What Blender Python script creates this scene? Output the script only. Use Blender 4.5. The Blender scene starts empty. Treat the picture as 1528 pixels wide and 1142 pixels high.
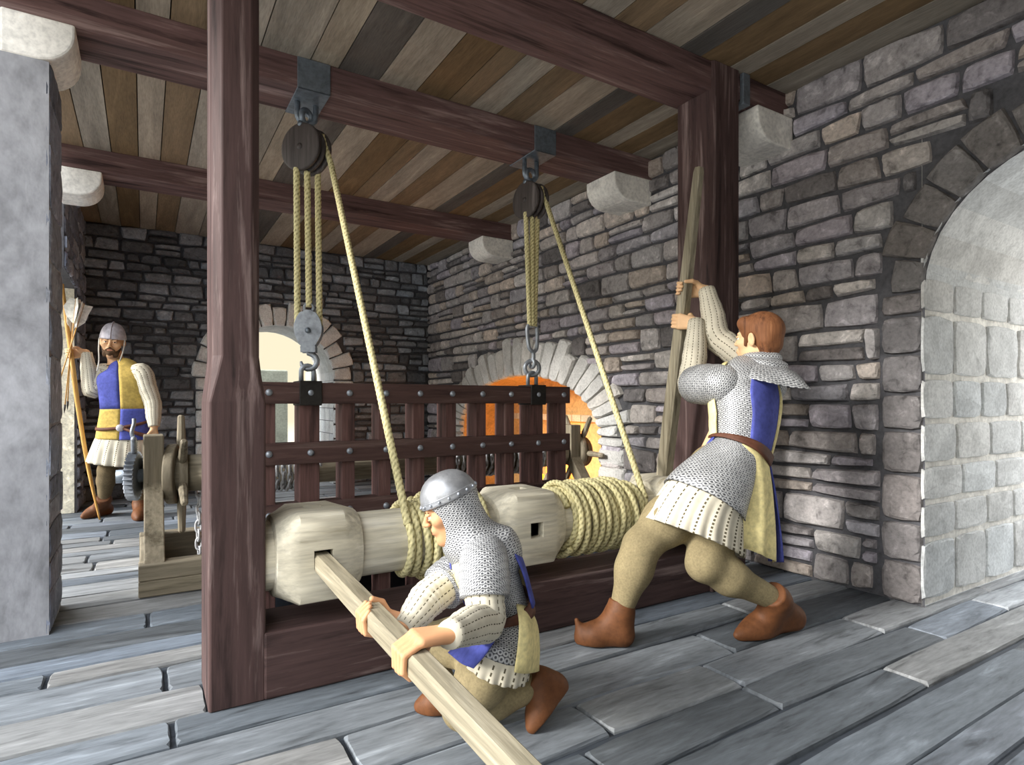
import bpy, bmesh, math, random
import numpy as np
from mathutils import Vector, Matrix, Euler, noise as mnoise
import openvdb

random.seed(7)
C = bpy.context.scene.collection
PI = math.pi
V = Vector

# ------------------------------------------------------------------ camera geometry helper
YAW = math.radians(31.6); FPX = 893.0; CPX = 764.0; HORY = 600.0; EYE = 1.05
FX, FY = math.sin(YAW), math.cos(YAW); RX, RY = math.cos(YAW), -math.sin(YAW)
def ray(px):
    u = (px - CPX) / FPX
    return FX + u * RX, FY + u * RY
def pd(px, py, t):
    a = ray(px); return V((a[0]*t, a[1]*t, EYE + (HORY - py) / FPX * t))
def pY(px, py, Y):
    return pd(px, py, Y / ray(px)[1])
def pX(px, py, X):
    return pd(px, py, X / ray(px)[0])

# ------------------------------------------------------------------ colour and materials
def lin(c):
    if isinstance(c, str):
        c = c.lstrip('#'); c = [int(c[i:i+2], 16) / 255 for i in (0, 2, 4)]
    else:
        c = [x / 255 for x in c]
    return tuple((x / 12.92 if x <= .04045 else ((x + .055) / 1.055) ** 2.4) for x in c) + (1,)

class NT:
    def __init__(s, name):
        s.m = bpy.data.materials.new(name); s.m.use_nodes = True
        s.t = s.m.node_tree; s.n = s.t.nodes; s.l = s.t.links
        s.b = s.n['Principled BSDF']; s.b.inputs['Specular IOR Level'].default_value = .25
    def node(s, t, **k):
        n = s.n.new(t)
        for a, b in k.items(): setattr(n, a, b)
        return n
    def link(s, a, b): s.l.new(a, b)
    def math(s, op, a, b=None, c=None):
        n = s.node('ShaderNodeMath', operation=op)
        for i, x in enumerate((a, b, c)):
            if x is None: continue
            if isinstance(x, (int, float)): n.inputs[i].default_value = x
            else: s.link(x, n.inputs[i])
        return n.outputs[0]
    def mix(s, fac, a, b, mode='MIX'):
        n = s.node('ShaderNodeMix', data_type='RGBA', blend_type=mode)
        for i, x in ((0, fac), (6, a), (7, b)):
            if isinstance(x, (int, float)): n.inputs[i].default_value = x
            elif isinstance(x, tuple): n.inputs[i].default_value = x
            else: s.link(x, n.inputs[i])
        return n.outputs[2]
    def coords(s, scale=(1, 1, 1), which='Object', rot=(0, 0, 0)):
        c = s.node('ShaderNodeTexCoord'); mp = s.node('ShaderNodeMapping')
        mp.inputs['Scale'].default_value = scale; mp.inputs['Rotation'].default_value = rot
        s.link(c.outputs[which], mp.inputs[0]); return mp.outputs[0]
    def noise(s, co, scale, detail=4, rough=.55, dist=0):
        n = s.node('ShaderNodeTexNoise'); n.inputs['Scale'].default_value = scale
        n.inputs['Detail'].default_value = detail; n.inputs['Roughness'].default_value = rough
        n.inputs['Distortion'].default_value = dist
        s.link(co, n.inputs['Vector']); return n.outputs['Fac']
    def ramp(s, fac, stops, interp='LINEAR'):
        n = s.node('ShaderNodeValToRGB'); cr = n.color_ramp; cr.interpolation = interp
        while len(cr.elements) > 1: cr.elements.remove(cr.elements[-1])
        for i, (p, c) in enumerate(stops):
            e = cr.elements[0] if i == 0 else cr.elements.new(p)
            e.position = p; e.color = c if isinstance(c, tuple) else (c, c, c, 1)
        s.link(fac, n.inputs[0]); return n.outputs[0]
    def bump(s, h, strength=.3, dist=.01):
        n = s.node('ShaderNodeBump'); n.inputs['Strength'].default_value = strength
        n.inputs['Distance'].default_value = dist
        s.link(h, n.inputs['Height']); s.link(n.outputs[0], s.b.inputs['Normal'])
    def out(s, col=None, rough=None, metal=None):
        if col is not None:
            if isinstance(col, tuple): s.b.inputs['Base Color'].default_value = col
            else: s.link(col, s.b.inputs['Base Color'])
        if rough is not None: s.b.inputs['Roughness'].default_value = rough
        if metal is not None: s.b.inputs['Metallic'].default_value = metal
        return s.m

def m_paint(name, col=None, scale=(1, 1, 1), ns=6, lo=.62, hi=1.25, fine=40, rough=.8, metal=0, bump=.25, bd=.006, attr=None):
    """mottled brush-like surface; attr = name of a colour attribute to multiply"""
    s = NT(name); co = s.coords(scale)
    n1 = s.noise(co, ns, 5, .6, .6); n2 = s.noise(co, fine, 3, .6)
    r1 = s.ramp(n1, [(.30, lo), (.42, .86), (.5, .97), (.58, 1.05), (.70, hi)])
    r2 = s.ramp(n2, [(.3, .80), (.5, 1.0), (.72, 1.16)])
    if attr:
        a = s.node('ShaderNodeAttribute', attribute_name=attr); base = a.outputs['Color']
    else:
        base = lin(col)
    c = s.mix(1.0, base, r1, 'MULTIPLY'); c = s.mix(1.0, c, r2, 'MULTIPLY')
    if bump: s.bump(s.math('ADD', n1, s.math('MULTIPLY', n2, .4)), bump, bd)
    return s.out(c, rough, metal)

def m_wood(name, col, dark, light, grain='x', k=9, rough=.65, bump=.25):
    sc = {'x': (.6, k, k), 'y': (k, .6, k), 'z': (k, k, .6)}[grain]
    s = NT(name); co = s.coords(sc)
    n1 = s.noise(co, 1.6, 6, .65, .3); n2 = s.noise(co, 6, 4, .6)
    c = s.ramp(n1, [(.34, lin(dark)), (.46, lin(col)), (.55, lin(col)), (.70, lin(light))])
    r2 = s.ramp(n2, [(.3, .75), (.5, 1.0), (.7, 1.2)])
    c = s.mix(1.0, c, r2, 'MULTIPLY')
    s.bump(s.math('ADD', n1, n2), bump, .004)
    return s.out(c, rough)

M = {}
TB, TD, TL = '#4d3b39', '#271d1c', '#8c7975'
M['timber_x'] = m_wood('timber along x', TB, TD, TL, 'x')
M['beam_lit_x'] = m_wood('bounce-lit ceiling timber', '#674f4c', '#3a2a29', '#9a837e', 'x')  # lighter copy of the frame timber; floor bounce put into the colour
M['timber_z'] = m_wood('timber upright', TB, TD, TL, 'z')
M['grille_x'] = m_wood('portcullis rail oak', '#543f3b', '#382826', '#73605a', 'x')
M['grille_z'] = m_wood('portcullis stile oak', '#654a46', '#42302d', '#8a6f69', 'z')
M['pale_x'] = m_wood('pale drum wood', '#cbc4b0', '#a59c86', '#e6e0d0', 'x', 7, .6)
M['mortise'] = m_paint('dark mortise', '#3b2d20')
M['grey_wood_x'] = m_wood('weathered oak x', '#837a68', '#5c5444', '#a49a86', 'x', 8)
M['grey_wood_y'] = m_wood('weathered oak y', '#837a68', '#5c5444', '#a49a86', 'y', 8)
M['grey_wood_z'] = m_wood('weathered oak z', '#837a68', '#5c5444', '#a49a86', 'z', 8)
M['bar_y'] = m_wood('ash lever y', '#8f8773', '#655d4b', '#b5ad99', 'y', 14, .6)
M['bar_z'] = m_wood('ash lever z', '#8f8773', '#655d4b', '#b5ad99', 'z', 14, .6)
M['iron'] = m_paint('dark iron', '#7a838c', ns=9, rough=.45, metal=.55, bump=.15)
M['iron_pale'] = m_paint('pale iron', '#9aa0a8', ns=9, rough=.42, metal=.5, bump=.12)
M['iron_black'] = m_paint('black iron', '#33312f', ns=9, rough=.5, metal=.4, bump=.12)
M['pulley'] = m_wood('pulley wood', '#4a4442', '#2f2a29', '#6d6664', 'z', 10, .5)
M['corbel'] = m_paint('cream corbel stone', '#efece4', ns=4, lo=.88, hi=1.08, bump=.2)
M['stone'] = m_paint('rubble stone', ns=13, lo=.45, hi=1.6, fine=55, rough=.9, bump=.6, bd=.012, attr='Col')
M['pier'] = m_paint('rough rendered pier', scale=(1, 1, .7), ns=2.6, lo=.5, hi=1.3, fine=18, rough=.9, bump=.5, bd=.015, attr='Col')
M['ashlar'] = m_paint('pale ashlar', ns=5, lo=.80, hi=1.12, fine=60, rough=.9, bump=.25, attr='Col')
M['slab'] = m_paint('slate paving', scale=(.5, 3.2, 1), ns=5, lo=.42, hi=1.6, fine=22, rough=.62, bump=.5, bd=.008, attr='Col')
M['boards'] = m_paint('ceiling boards', scale=(5, .5, 1), ns=2.5, lo=.72, hi=1.35, fine=30, rough=.75, bump=.25, attr='Col')
M['mortar'] = m_paint('dark mortar', '#56565a', ns=9, lo=.6, hi=1.2)
M['mortar_pale'] = m_paint('pale mortar', '#ece9e2', ns=9, lo=.85, hi=1.1)
M['plaster'] = m_paint('hearth plaster', '#e0b678', ns=5, lo=.8, hi=1.15)
M['charred'] = m_paint('charred log', '#2b221d')
M['chainiron'] = m_paint('chain iron', '#c4c6c9', ns=14, lo=.6, hi=1.2, rough=.45, metal=.3, bump=.1)

def m_rope():
    s = NT('hemp rope'); a = s.node('ShaderNodeAttribute', attribute_name='Col')
    n = s.noise(s.coords(), 90, 3)
    c = s.mix(1.0, a.outputs['Color'], s.ramp(n, [(.3, .8), (.7, 1.15)]), 'MULTIPLY')
    return s.out(c, .85)
M['rope'] = m_rope()

def m_flame():
    s = NT('flame'); s.b.inputs['Base Color'].default_value = lin('#ff9a20')
    s.b.inputs['Emission Color'].default_value = lin('#ffa01e'); s.b.inputs['Emission Strength'].default_value = 6
    return s.m
M['flame'] = m_flame()

# ------------------------------------------------------------------ mesh builder
class MB:
    def __init__(s):
        s.v = []; s.f = []; s.mi = []; s.c = []; s.uv = []
    def add(s, vs, fs, mi=0, col=None, uvs=None):
        b = len(s.v); s.v.extend([tuple(p) for p in vs])
        for i, f in enumerate(fs):
            s.f.append([b + k for k in f]); s.mi.append(mi)
            s.c.append(col if (col is None or isinstance(col, tuple)) else [col[k] for k in f])
            s.uv.append(None if uvs is None else uvs[i])
        return s
    def box(s, lo, hi, mi=0, col=None, mat=None):
        x0, y0, z0 = lo; x1, y1, z1 = hi
        vs = [V(p) for p in ((x0,y0,z0),(x1,y0,z0),(x1,y1,z0),(x0,y1,z0),(x0,y0,z1),(x1,y0,z1),(x1,y1,z1),(x0,y1,z1))]
        if mat is not None: vs = [mat @ p for p in vs]
        return s.add(vs, [(0,3,2,1),(4,5,6,7),(0,1,5,4),(1,2,6,5),(2,3,7,6),(3,0,4,7)], mi, col)
    def rings(s, rings, closed=True, cap=True, mi=0, cols=None, uvs=None):
        """rings: list of equal-length point lists"""
        n = len(rings[0]); vs = [p for r in rings for p in r]; fs = []; uu = []
        m = n if closed else n - 1
        for i in range(len(rings) - 1):
            for j in range(m):
                k = (j + 1) % n
                fs.append((i*n+j, i*n+k, (i+1)*n+k, (i+1)*n+j))
                if uvs:
                    u0, u1 = uvs[0][j], uvs[0][j+1]
                    va, vb = uvs[1][i], uvs[1][i+1]
                    if isinstance(va, (list, tuple)): uu.append([(u0, va[j]), (u1, va[k]), (u1, vb[k]), (u0, vb[j])])
                    else: uu.append([(u0, va), (u1, va), (u1, vb), (u0, vb)])
        if cap and closed:
            fs.append(tuple(reversed(range(n)))); fs.append(tuple(range((len(rings)-1)*n, len(rings)*n)))
            if uvs:
                for ring, rv in ((rings[0], True), (rings[-1], False)):
                    cc = sum((V(p) for p in ring), V())/n; e1 = (V(ring[0]) - cc); r0 = max(e1.length, 1e-6); e1 = e1/r0; e2 = (V(ring[n//4]) - cc).normalized()
                    q = [(.25 + (V(p)-cc).dot(e1), .014 + (V(p)-cc).dot(e2)) for p in ring]; uu.append(q[::-1] if rv else q)
        cc = None
        if cols: cc = [c for r in cols for c in r]
        return s.add(vs, fs, mi, cc, uu if uvs else None)
    def tube(s, pts, rad, n=12, cap=True, mi=0, col=None, mod=None, uvs=None):
        fr = frames(pts); R = []
        for i, (p, (t, a, b)) in enumerate(zip(pts, fr)):
            r = rad[i] if isinstance(rad, (list, tuple)) else rad
            ring = []
            for j in range(n):
                th = 2 * PI * j / n
                rr = r * (mod(th, i) if mod else 1)
                ring.append(V(p) + a * (rr * math.cos(th)) + b * (rr * math.sin(th)))
            R.append(ring)
        cols = [[col] * n for _ in R] if col else None
        return s.rings(R, True, cap, mi, cols, uvs)
    def torus(s, c, ax, R, r, n=20, k=8, a0=0, a1=2*PI, mi=0, stretch=None, col=None):
        ax = V(ax).normalized(); u = ax.orthogonal().normalized() if stretch is None else V(stretch).normalized()
        w = ax.cross(u); full = abs(a1 - a0 - 2*PI) < 1e-6
        pts = [V(c) + u * (R * math.cos(a)) + w * (R * math.sin(a)) for a in [a0 + (a1-a0)*i/n for i in range(n + 1)]]
        if full: pts = pts[:-1]; return s.loop(pts, r, k, mi, col)
        return s.tube(pts, r, k, True, mi, col)
    def loop(s, pts, r, k=8, mi=0, col=None):
        n = len(pts); c = sum((V(p) for p in pts), V()) / n; nrm = V((0,0,0))
        for i in range(n): nrm += (V(pts[i]) - c).cross(V(pts[(i+1) % n]) - c)
        nrm.normalize(); R = []
        for i in range(n):
            t = (V(pts[(i+1) % n]) - V(pts[i-1])).normalized(); o = t.cross(nrm).normalized()
            R.append([V(pts[i]) + o * (r * math.cos(2*PI*j/k)) + nrm * (r * math.sin(2*PI*j/k)) for j in range(k)])
        R.append(R[0]); return s.rings(R, True, False, mi, [[col]*k for _ in R] if col else None)
    def lathe(s, c, ax, prof, n=32, mi=0, col=None, ref=None):
        """prof: [(radius, along)]"""
        ax = V(ax).normalized(); u = (V(ref) if ref else ax.orthogonal()).normalized(); w = ax.cross(u)
        R = [[V(c) + ax * h + u * (r * math.cos(2*PI*j/n)) + w * (r * math.sin(2*PI*j/n)) for j in range(n)] for r, h in prof]
        return s.rings(R, True, True, mi, [[col]*n for _ in R] if col else None)
    def sphere(s, c, r, n=14, k=9, sc=(1, 1, 1), rot=None, mi=0, col=None):
        R = []
        for i in range(k + 1):
            ph = -PI/2 + PI * i / k; ring = []
            for j in range(n):
                th = 2*PI*j/n; rr = max(math.cos(ph), .02)
                p = V((rr*math.cos(th)*sc[0]*r, rr*math.sin(th)*sc[1]*r, math.sin(ph)*sc[2]*r))
                if rot is not None: p = rot @ p
                ring.append(V(c) + p)
            R.append(ring)
        return s.rings(R, True, True, mi, [[col]*n for _ in R] if col else None)
    def prism(s, poly, vec, mi=0, col=None):
        """extrude a planar 3D polygon along vec"""
        n = len(poly); vs = [V(p) for p in poly] + [V(p) + V(vec) for p in poly]
        fs = [tuple(reversed(range(n))), tuple(range(n, 2*n))] + [(i, (i+1) % n, n + (i+1) % n, n + i) for i in range(n)]
        return s.add(vs, fs, mi, col)
    def build(s, name, mats, parent=None, smooth=False, bevel=0, seg=2, solid=0, fixn=True, subsurf=0):
        me = bpy.data.meshes.new(name); me.from_pydata(s.v, [], s.f)
        mats = mats if isinstance(mats, (list, tuple)) else [mats]
        for m in mats: me.materials.append(M[m] if isinstance(m, str) else m)
        me.polygons.foreach_set('material_index', s.mi)
        if smooth: me.polygons.foreach_set('use_smooth', [True] * len(s.f))
        if any(c is not None for c in s.c):
            at = me.color_attributes.new('Col', 'FLOAT_COLOR', 'CORNER'); d = []
            for f, c in zip(s.f, s.c):
                for k in range(len(f)):
                    x = (1, 1, 1, 1) if c is None else (c if isinstance(c, tuple) else c[k]); d.extend(x)
            at.data.foreach_set('color', d)
        if any(u is not None for u in s.uv):
            ul = me.uv_layers.new(name='UVMap'); d = []
            for f, u in zip(s.f, s.uv):
                for k in range(len(f)): d.extend((0, 0) if u is None else u[k])
            ul.data.foreach_set('uv', d)
        me.update()
        if fixn:
            bm = bmesh.new(); bm.from_mesh(me); bmesh.ops.recalc_face_normals(bm, faces=bm.faces); bm.to_mesh(me); bm.free()
        o = bpy.data.objects.new(name, me); C.objects.link(o)
        if parent is not None: adopt(o, parent)
        if solid:
            md = o.modifiers.new('Solid', 'SOLIDIFY'); md.thickness = solid; md.offset = 1
        if bevel:
            md = o.modifiers.new('Bevel', 'BEVEL'); md.width = bevel; md.segments = seg; md.limit_method = 'ANGLE'
            md.angle_limit = math.radians(40)
        if subsurf:
            md = o.modifiers.new('Sub', 'SUBSURF'); md.levels = subsurf; md.render_levels = subsurf
        return o

def adopt(o, parent):
    o.parent = parent
    w = Matrix.Translation(parent.location) if parent.parent is None else Matrix.Translation(parent.get('_w', (0, 0, 0)))
    o.matrix_parent_inverse = w.inverted()

def frames(pts, ref=None):
    pts = [V(p) for p in pts]; n = len(pts); T = []
    for i in range(n):
        a = pts[max(i-1, 0)]; b = pts[min(i+1, n-1)]; T.append((b - a).normalized())
    u = V(ref) if ref is not None else T[0].orthogonal()
    out = []
    for t in T:
        u = (u - t * u.dot(t)).normalized(); out.append((t, u, t.cross(u)))
    return out

def smooth_path(pts, per=8):
    pts = [V(p) for p in pts]; P = [pts[0]*2 - pts[1]] + pts + [pts[-1]*2 - pts[-2]]; out = []
    for i in range(1, len(P) - 2):
        a, b, c, d = P[i-1:i+3]
        for k in range(per):
            t = k / per
            out.append(.5 * ((2*b) + (c-a)*t + (2*a-5*b+4*c-d)*t*t + (3*b-a-3*c+d)*t*t*t))
    out.append(pts[-1]); return out
def lerpl(vals, n):
    m = len(vals) - 1; out = []
    for i in range(n):
        x = i / (n-1) * m; k = min(int(x), m-1); f = x - k; f = f*f*(3-2*f)
        out.append(vals[k]*(1-f) + vals[k+1]*f)
    return out

def tag(o, label, cat, group=None, kind=None):
    o['label'] = label; o['category'] = cat
    if group: o['group'] = group
    if kind: o['kind'] = kind
    return o
def thing(name, label, cat, loc, group=None):
    o = bpy.data.objects.new(name, None); C.objects.link(o); o.location = loc; o.empty_display_size = .1
    return tag(o, label, cat, group)
def struct(o, label, cat):
    o['kind'] = 'structure'; o['label'] = label; o['category'] = cat; return o

# ------------------------------------------------------------------ masonry
def jit(c, a, rnd):
    k = 1 + rnd.uniform(-a, a); h = rnd.uniform(-.025, .025)
    return (max(c[0]*k*(1+h), 0), max(c[1]*k, 0), max(c[2]*k*(1-h), 0), 1)

def stone(mb, corners, fr, depth, col, rnd, k=4, bev=.016):
    """one dressed stone: corners = 4 (u,v); fr(u,v,h) -> 3D"""
    P = []
    for i in range(4):
        a = V(corners[i]).to_2d() if len(corners[i]) > 2 else V(corners[i]); b = V(corners[(i+1) % 4])
        for q in range(k): P.append(a.lerp(b, q / k))
    c = sum(P, V((0, 0))) / len(P); n = len(P)
    w = min((V(corners[1]) - V(corners[0])).length, (V(corners[2]) - V(corners[1])).length)
    hu = max(abs(p.x - c.x) for p in P) + 1e-4; hv = max(abs(p.y - c.y) for p in P) + 1e-4
    def ring(sh, h, j):
        out = []
        for i, p in enumerate(P):
            d = c - p; s = sh
            if i % k == 0: s = sh * 1.9 + w * .03 * min(bev/.016, 1)
            q = p + V((d.x * min(s / hu, .8), d.y * min(s / hv, .8))) + V((rnd.uniform(-j, j), rnd.uniform(-j, j)))
            out.append(fr(q.x, q.y, h + rnd.uniform(-j, j) * .4))
        return out
    R = [ring(.0, -.01, 0), ring(.004 * min(bev/.016, 1), depth*.55, w*.02*bev/.016), ring(min(bev, w*.14), depth, w*.03*bev/.016)]
    cc = [col]*n; dk = tuple(x*.6 for x in col[:3]) + (1,)
    mb.rings(R, True, False, 0, [cc, cc, cc])
    b = len(mb.v); top = R[2]; ctr = fr(c.x, c.y, depth + rnd.uniform(-.004, .008))
    mb.add(top + [ctr], [(i, (i+1) % n, n) for i in range(n)], 0, col)

def rubble(mb, fr, U, Vv, rows, lens, colf, depth, gap, rnd, skip=None, wob=.012):
    """coursed rubble on rectangle U x Vv"""
    v = Vv[0]; ph = rnd.uniform(0, 9)
    wv = lambda u, k: wob * (math.sin(u*2.1 + k*1.7 + ph) + .6*math.sin(u*5.3 + k*2.9))
    k = 0
    while v < Vv[1] - .03:
        h = rnd.uniform(*rows)
        if v + h > Vv[1] - .05: h = Vv[1] - v
        u = U[0] - rnd.uniform(0, lens[0])
        while u < U[1]:
            L = rnd.uniform(*lens) * (.8 + h * 2.2)
            splits = [(0, 1)] if (h < .13 or rnd.random() < .72) else [(0, .48), (.48, 1)]
            for s0, s1 in splits:
                u0, u1 = max(u, U[0]), min(u + L, U[1])
                if u1 - u0 < .04: continue
                lo = lambda x: v + h*s0 + (wv(x, k) if s0 == 0 else 0); hi = lambda x: v + h*s1 + (wv(x, k+1) if s1 == 1 else 0)
                g = gap; j = lambda: rnd.uniform(-.012, .012)
                j0, j1 = j(), j()
                cs = [(u0+g+j0, lo(u0)+g), (u1-g+j1, lo(u1)+g), (u1-g-j1, hi(u1)-g), (u0+g-j0, hi(u0)-g)]
                cu = sum(p[0] for p in cs)/4; cv = sum(p[1] for p in cs)/4
                if cs[3][1] - cs[0][1] < .02: continue
                bad = lambda q: any(skip(p[0], p[1]) for p in q + [((q[0][0]+q[2][0])/2, (q[0][1]+q[2][1])/2)])
                if skip and bad(cs):
                    got = None
                    for f in (.85, .7, .55, .4, .28):
                        W = (u1 - u0)*f
                        if W < .05: break
                        lft = [cs[0], (u0+W, cs[1][1]), (u0+W, cs[2][1]), cs[3]]; rgt = [(u1-W, cs[0][1]), cs[1], cs[2], (u1-W, cs[3][1])]
                        if not bad(lft): got = lft; break
                        if not bad(rgt): got = rgt; break
                    if not got: continue
                    cs = got
                stone(mb, [V(p) for p in cs], fr, depth * rnd.uniform(.5, 1.25), jit(colf(cu, cv), .22, rnd), rnd)
            u += L
        v += h; k += 1

def holed(mb, fr, outline, holes, mi=0, col=None):
    bm = bmesh.new()
    for poly in [outline] + holes:
        vs = [bm.verts.new((p[0], p[1], 0)) for p in poly]
        for i in range(len(vs)): bm.edges.new((vs[i], vs[(i+1) % len(vs)]))
    bmesh.ops.triangle_fill(bm, use_beauty=True, use_dissolve=False, edges=bm.edges)
    bm.verts.index_update(); bm.verts.ensure_lookup_table()
    mb.add([fr(v.co.x, v.co.y, 0) for v in bm.verts], [tuple(v.index for v in f.verts) for f in bm.faces], mi, col)
    bm.free()

def arch_pts(c, hw, spring, rise, base, n=20):
    """opening outline in (u,v) from base at low u, over the arch, to base at high u"""
    pts = [(c - hw, base)]
    for i in range(n + 1):
        a = PI - PI * i / n; pts.append((c + hw*math.cos(a), spring + rise*math.sin(a)))
    pts.append((c + hw, base)); return pts

def voussoirs(mb, fr, c, hw0, r0, hw1, r1, spring, n, depth, colf, rnd, gap=.006, a0=0, a1=PI):
    for i in range(n):
        a, b = a0 + (a1-a0)*i/n, a0 + (a1-a0)*(i+1)/n
        e = gap / hw1
        P = lambda an, hw, r: V((c + hw*math.cos(an), spring + r*math.sin(an)))
        k = rnd.uniform(.93, 1.06)
        cs = [P(a+e, hw0, r0), P(a+e, hw1*k, r1*k), P(b-e, hw1*k, r1*k), P(b-e, hw0, r0)]
        stone(mb, cs, fr, depth*rnd.uniform(.8, 1.15), jit(colf(0, 0), .08, rnd), rnd, 3)

XL, XR, YB, ZC = -.54, 3.39, 7.73, 2.96
G = lambda r, g, b: lin((r, g, b))[:3]

def build_room():
    rnd = random.Random(11)
    # ---------------- floor with the portcullis slot
    mb = MB(); fr = lambda u, v, h: V((u, v, h - .022))
    slot = (.42, 2.80, 3.20, 3.78)
    holed(mb, lambda u, v, h: V((u, v, -.018)), [(-5, -2.2), (5.2, -2.2), (5.2, 10), (-5, 10)], [[(slot[0], slot[2]), (slot[1], slot[2]), (slot[1], slot[3]), (slot[0], slot[3])]], 0, lin('#3a3f46'))
    y = -2.0
    pal = [G(124,130,136), G(108,115,122), G(148,152,156), G(94,100,106), G(138,140,141), G(114,122,132)]
    while y < 8.6:
        h = rnd.uniform(.13, .25); x = -5 - rnd.uniform(0, 1)
        while x < 5.2:
            L = rnd.uniform(.6, 1.7); x0, x1 = x, x + L
            segs = [(x0, x1)]
            if y + h > slot[2] - .13 and y < slot[3] + .06:
                segs = []
                if x0 < slot[0] - .1: segs.append((x0, min(x1, slot[0] - .1)))
                if x1 > slot[1] + .1: segs.append((max(x0, slot[1] + .1), x1))
            for a, b in segs:
                if b - a < .08: continue
                g = .006; w = lambda q: .012*math.sin(q*3 + y*7)
                cs = [(a+g, y+g+w(a)), (b-g, y+g+w(b)), (b-g, y+h-g+w(b)), (a+g, y+h-g+w(a))]
                stone(mb, [V(p) for p in cs], fr, .022 + rnd.uniform(-.004, .0), jit(tuple(q*.88 for q in rnd.choice(pal)), .16, rnd), rnd, 6, .006)
            x += L
        y += h
    # pit below the slot and its pale kerb
    for lo, hi in (((slot[0]-.02, slot[2]-.02, -1.2), (slot[0], slot[3]+.02, -.02)), ((slot[1], slot[2]-.02, -1.2), (slot[1]+.02, slot[3]+.02, -.02)),
                   ((slot[0], slot[2]-.02, -1.2), (slot[1], slot[2], -.02)), ((slot[0], slot[3], -1.2), (slot[1], slot[3]+.02, -.02)), ((slot[0], slot[2], -1.22), (slot[1], slot[3], -1.2))):
        mb.box(lo, hi, 0, lin('#4c535c'))
    struct(mb.build('floor', 'slab'), 'blue grey stone slab floor in long courses', 'floor')
    mb = MB(); x = slot[0] - .1
    while x < slot[1] + .1:
        L = min(rnd.uniform(.35, .6), slot[1] + .1 - x)
        for a, b in ((slot[2]-.12, slot[2]), (slot[3], slot[3]+.07)):
            mb.box((x+.004, a, -.05), (x+L-.004, b, .012), 0, jit(G(205, 210, 214), .06, rnd))
        x += L
    struct(mb.build('trim_1', 'ashlar', bevel=.006), 'pale stone kerb along the portcullis slot in the floor', 'kerb')
    # ---------------- ceiling boards along Y
    mb = MB(); x = -.62
    cp = [G(150,140,126), G(122,100,72), G(118,112,103), G(172,160,142), G(94,89,84), G(158,146,130), G(130,110,86), G(166,156,142)]
    last = -1
    while x < 3.5:
        w = rnd.uniform(.14, .27); i = rnd.randrange(len(cp))
        if i == last: i = (i + 1) % len(cp)
        last = i
        y = .2 - rnd.uniform(0, 1.5)
        mb.box((x+.003, -2.2, ZC - rnd.uniform(0, .006)), (x+w-.003, 7.9, ZC+.05), 0, jit(cp[i], .12, rnd))
        x += w
    mb.box((-.62, -2.2, ZC+.04), (3.6, 7.9, ZC+.1), 0, lin('#221c18'))
    struct(mb.build('ceiling', 'boards'), 'plank ceiling of mixed grey and brown boards', 'ceiling')
    # ---------------- right wall: hearth arch and passage arch
    mb = MB(); fr = lambda u, v, h: V((XR - h, u, v))
    hearth = arch_pts(5.35, 1.32, .75, .58, -.02); passage = arch_pts(.85, .65, 1.62, .62, -.02)
    holed(mb, lambda u, v, h: V((XR + .012, u, v)), [(-2.2, -.02)] + passage[0:] + hearth + [(YB + .1, -.02), (YB + .1, ZC), (-2.2, ZC)], [], 1)
    def skip(u, v):
        a = abs(u - 5.35) / 1.62; b = (v - .75) / .86
        if a < 1 and (v < .75 and a < .83 or (v >= .75 and a*a + b*b < 1)): return True
        a = abs(u - .85) / .86; b = (v - 1.62) / .84
        return a < 1 and (v < 1.62 or a*a + b*b < 1)
    q_ = []
    def colr(u, v):
        base = rnd.choice([G(184,179,178), G(168,164,168), G(196,190,186), G(158,152,150), G(176,170,178), G(190,178,168)])
        if rnd.random() < .12: base = G(122,118,118)
        return base
    rubble(mb, fr, (-2.2, YB), (0, ZC), (.085, .20), (.15, .40), colr, .03, .010, rnd, skip)
    v = 0
    while v < 1.6:
        h = min(rnd.uniform(.12, .26), 1.62 - v)
        stone(mb, [V((1.508, v+.008)), V((1.70, v+.008)), V((1.70, v+h-.006)), V((1.508, v+h-.006))], fr, .02, jit(G(128,124,124), .12, rnd), rnd); v += h
    voussoirs(mb, fr, .85, .655, .625, .86, .84, 1.62, 13, .02, lambda u, v: G(128, 124, 122), rnd)
    struct(mb.build('wall_right', ['stone', 'mortar']), 'grey rubble stone wall with hearth arch and passage arch', 'wall')
    mb = MB()
    voussoirs(mb, fr, 5.35, 1.31, .57, 1.66, .95, .75, 25, .045, lambda u, v: G(206, 204, 200), rnd)
    v = 0
    while v < .74:                                                # jamb stones
        h = min(rnd.uniform(.14, .24), .75 - v)
        for u0, u1 in ((5.35-1.64, 5.35-1.315), (5.35+1.315, 5.35+1.64)):
            stone(mb, [V((u0, v+.006)), V((u1, v+.006)), V((u1, v+h-.006)), V((u0, v+h-.006))], fr, .04, jit(G(196,194,190), .08, rnd), rnd)
        v += h
    struct(mb.build('trim_2', 'ashlar'), 'pale stone arch around the glowing hearth', 'arch')
    # hearth recess
    mb = MB(); ho = hearth; dep = .62
    for i in range(len(ho) - 1):
        (u0, v0), (u1, v1) = ho[i], ho[i+1]
        mb.add([V((XR, u0, v0)), V((XR, u1, v1)), V((XR+dep, u1, v1)), V((XR+dep, u0, v0))], [(0, 1, 2, 3)])
    n = len(ho); mb.add([V((XR+dep, u, v)) for u, v in ho], [tuple(range(n))])
    for i in range(16):                                            # course of pale stones on the back of the hearth
        a = 4.08 + i*.16
        mb.box((XR+dep-.05, a+.004, .84), (XR+dep, a+.156, .91), 1, jit(G(216,206,180), .1, rnd))
    struct(mb.build('wall_hearth', ['plaster', 'ashlar']), 'ochre back of the arched hearth with a course of pale stones', 'hearth recess')
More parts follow.
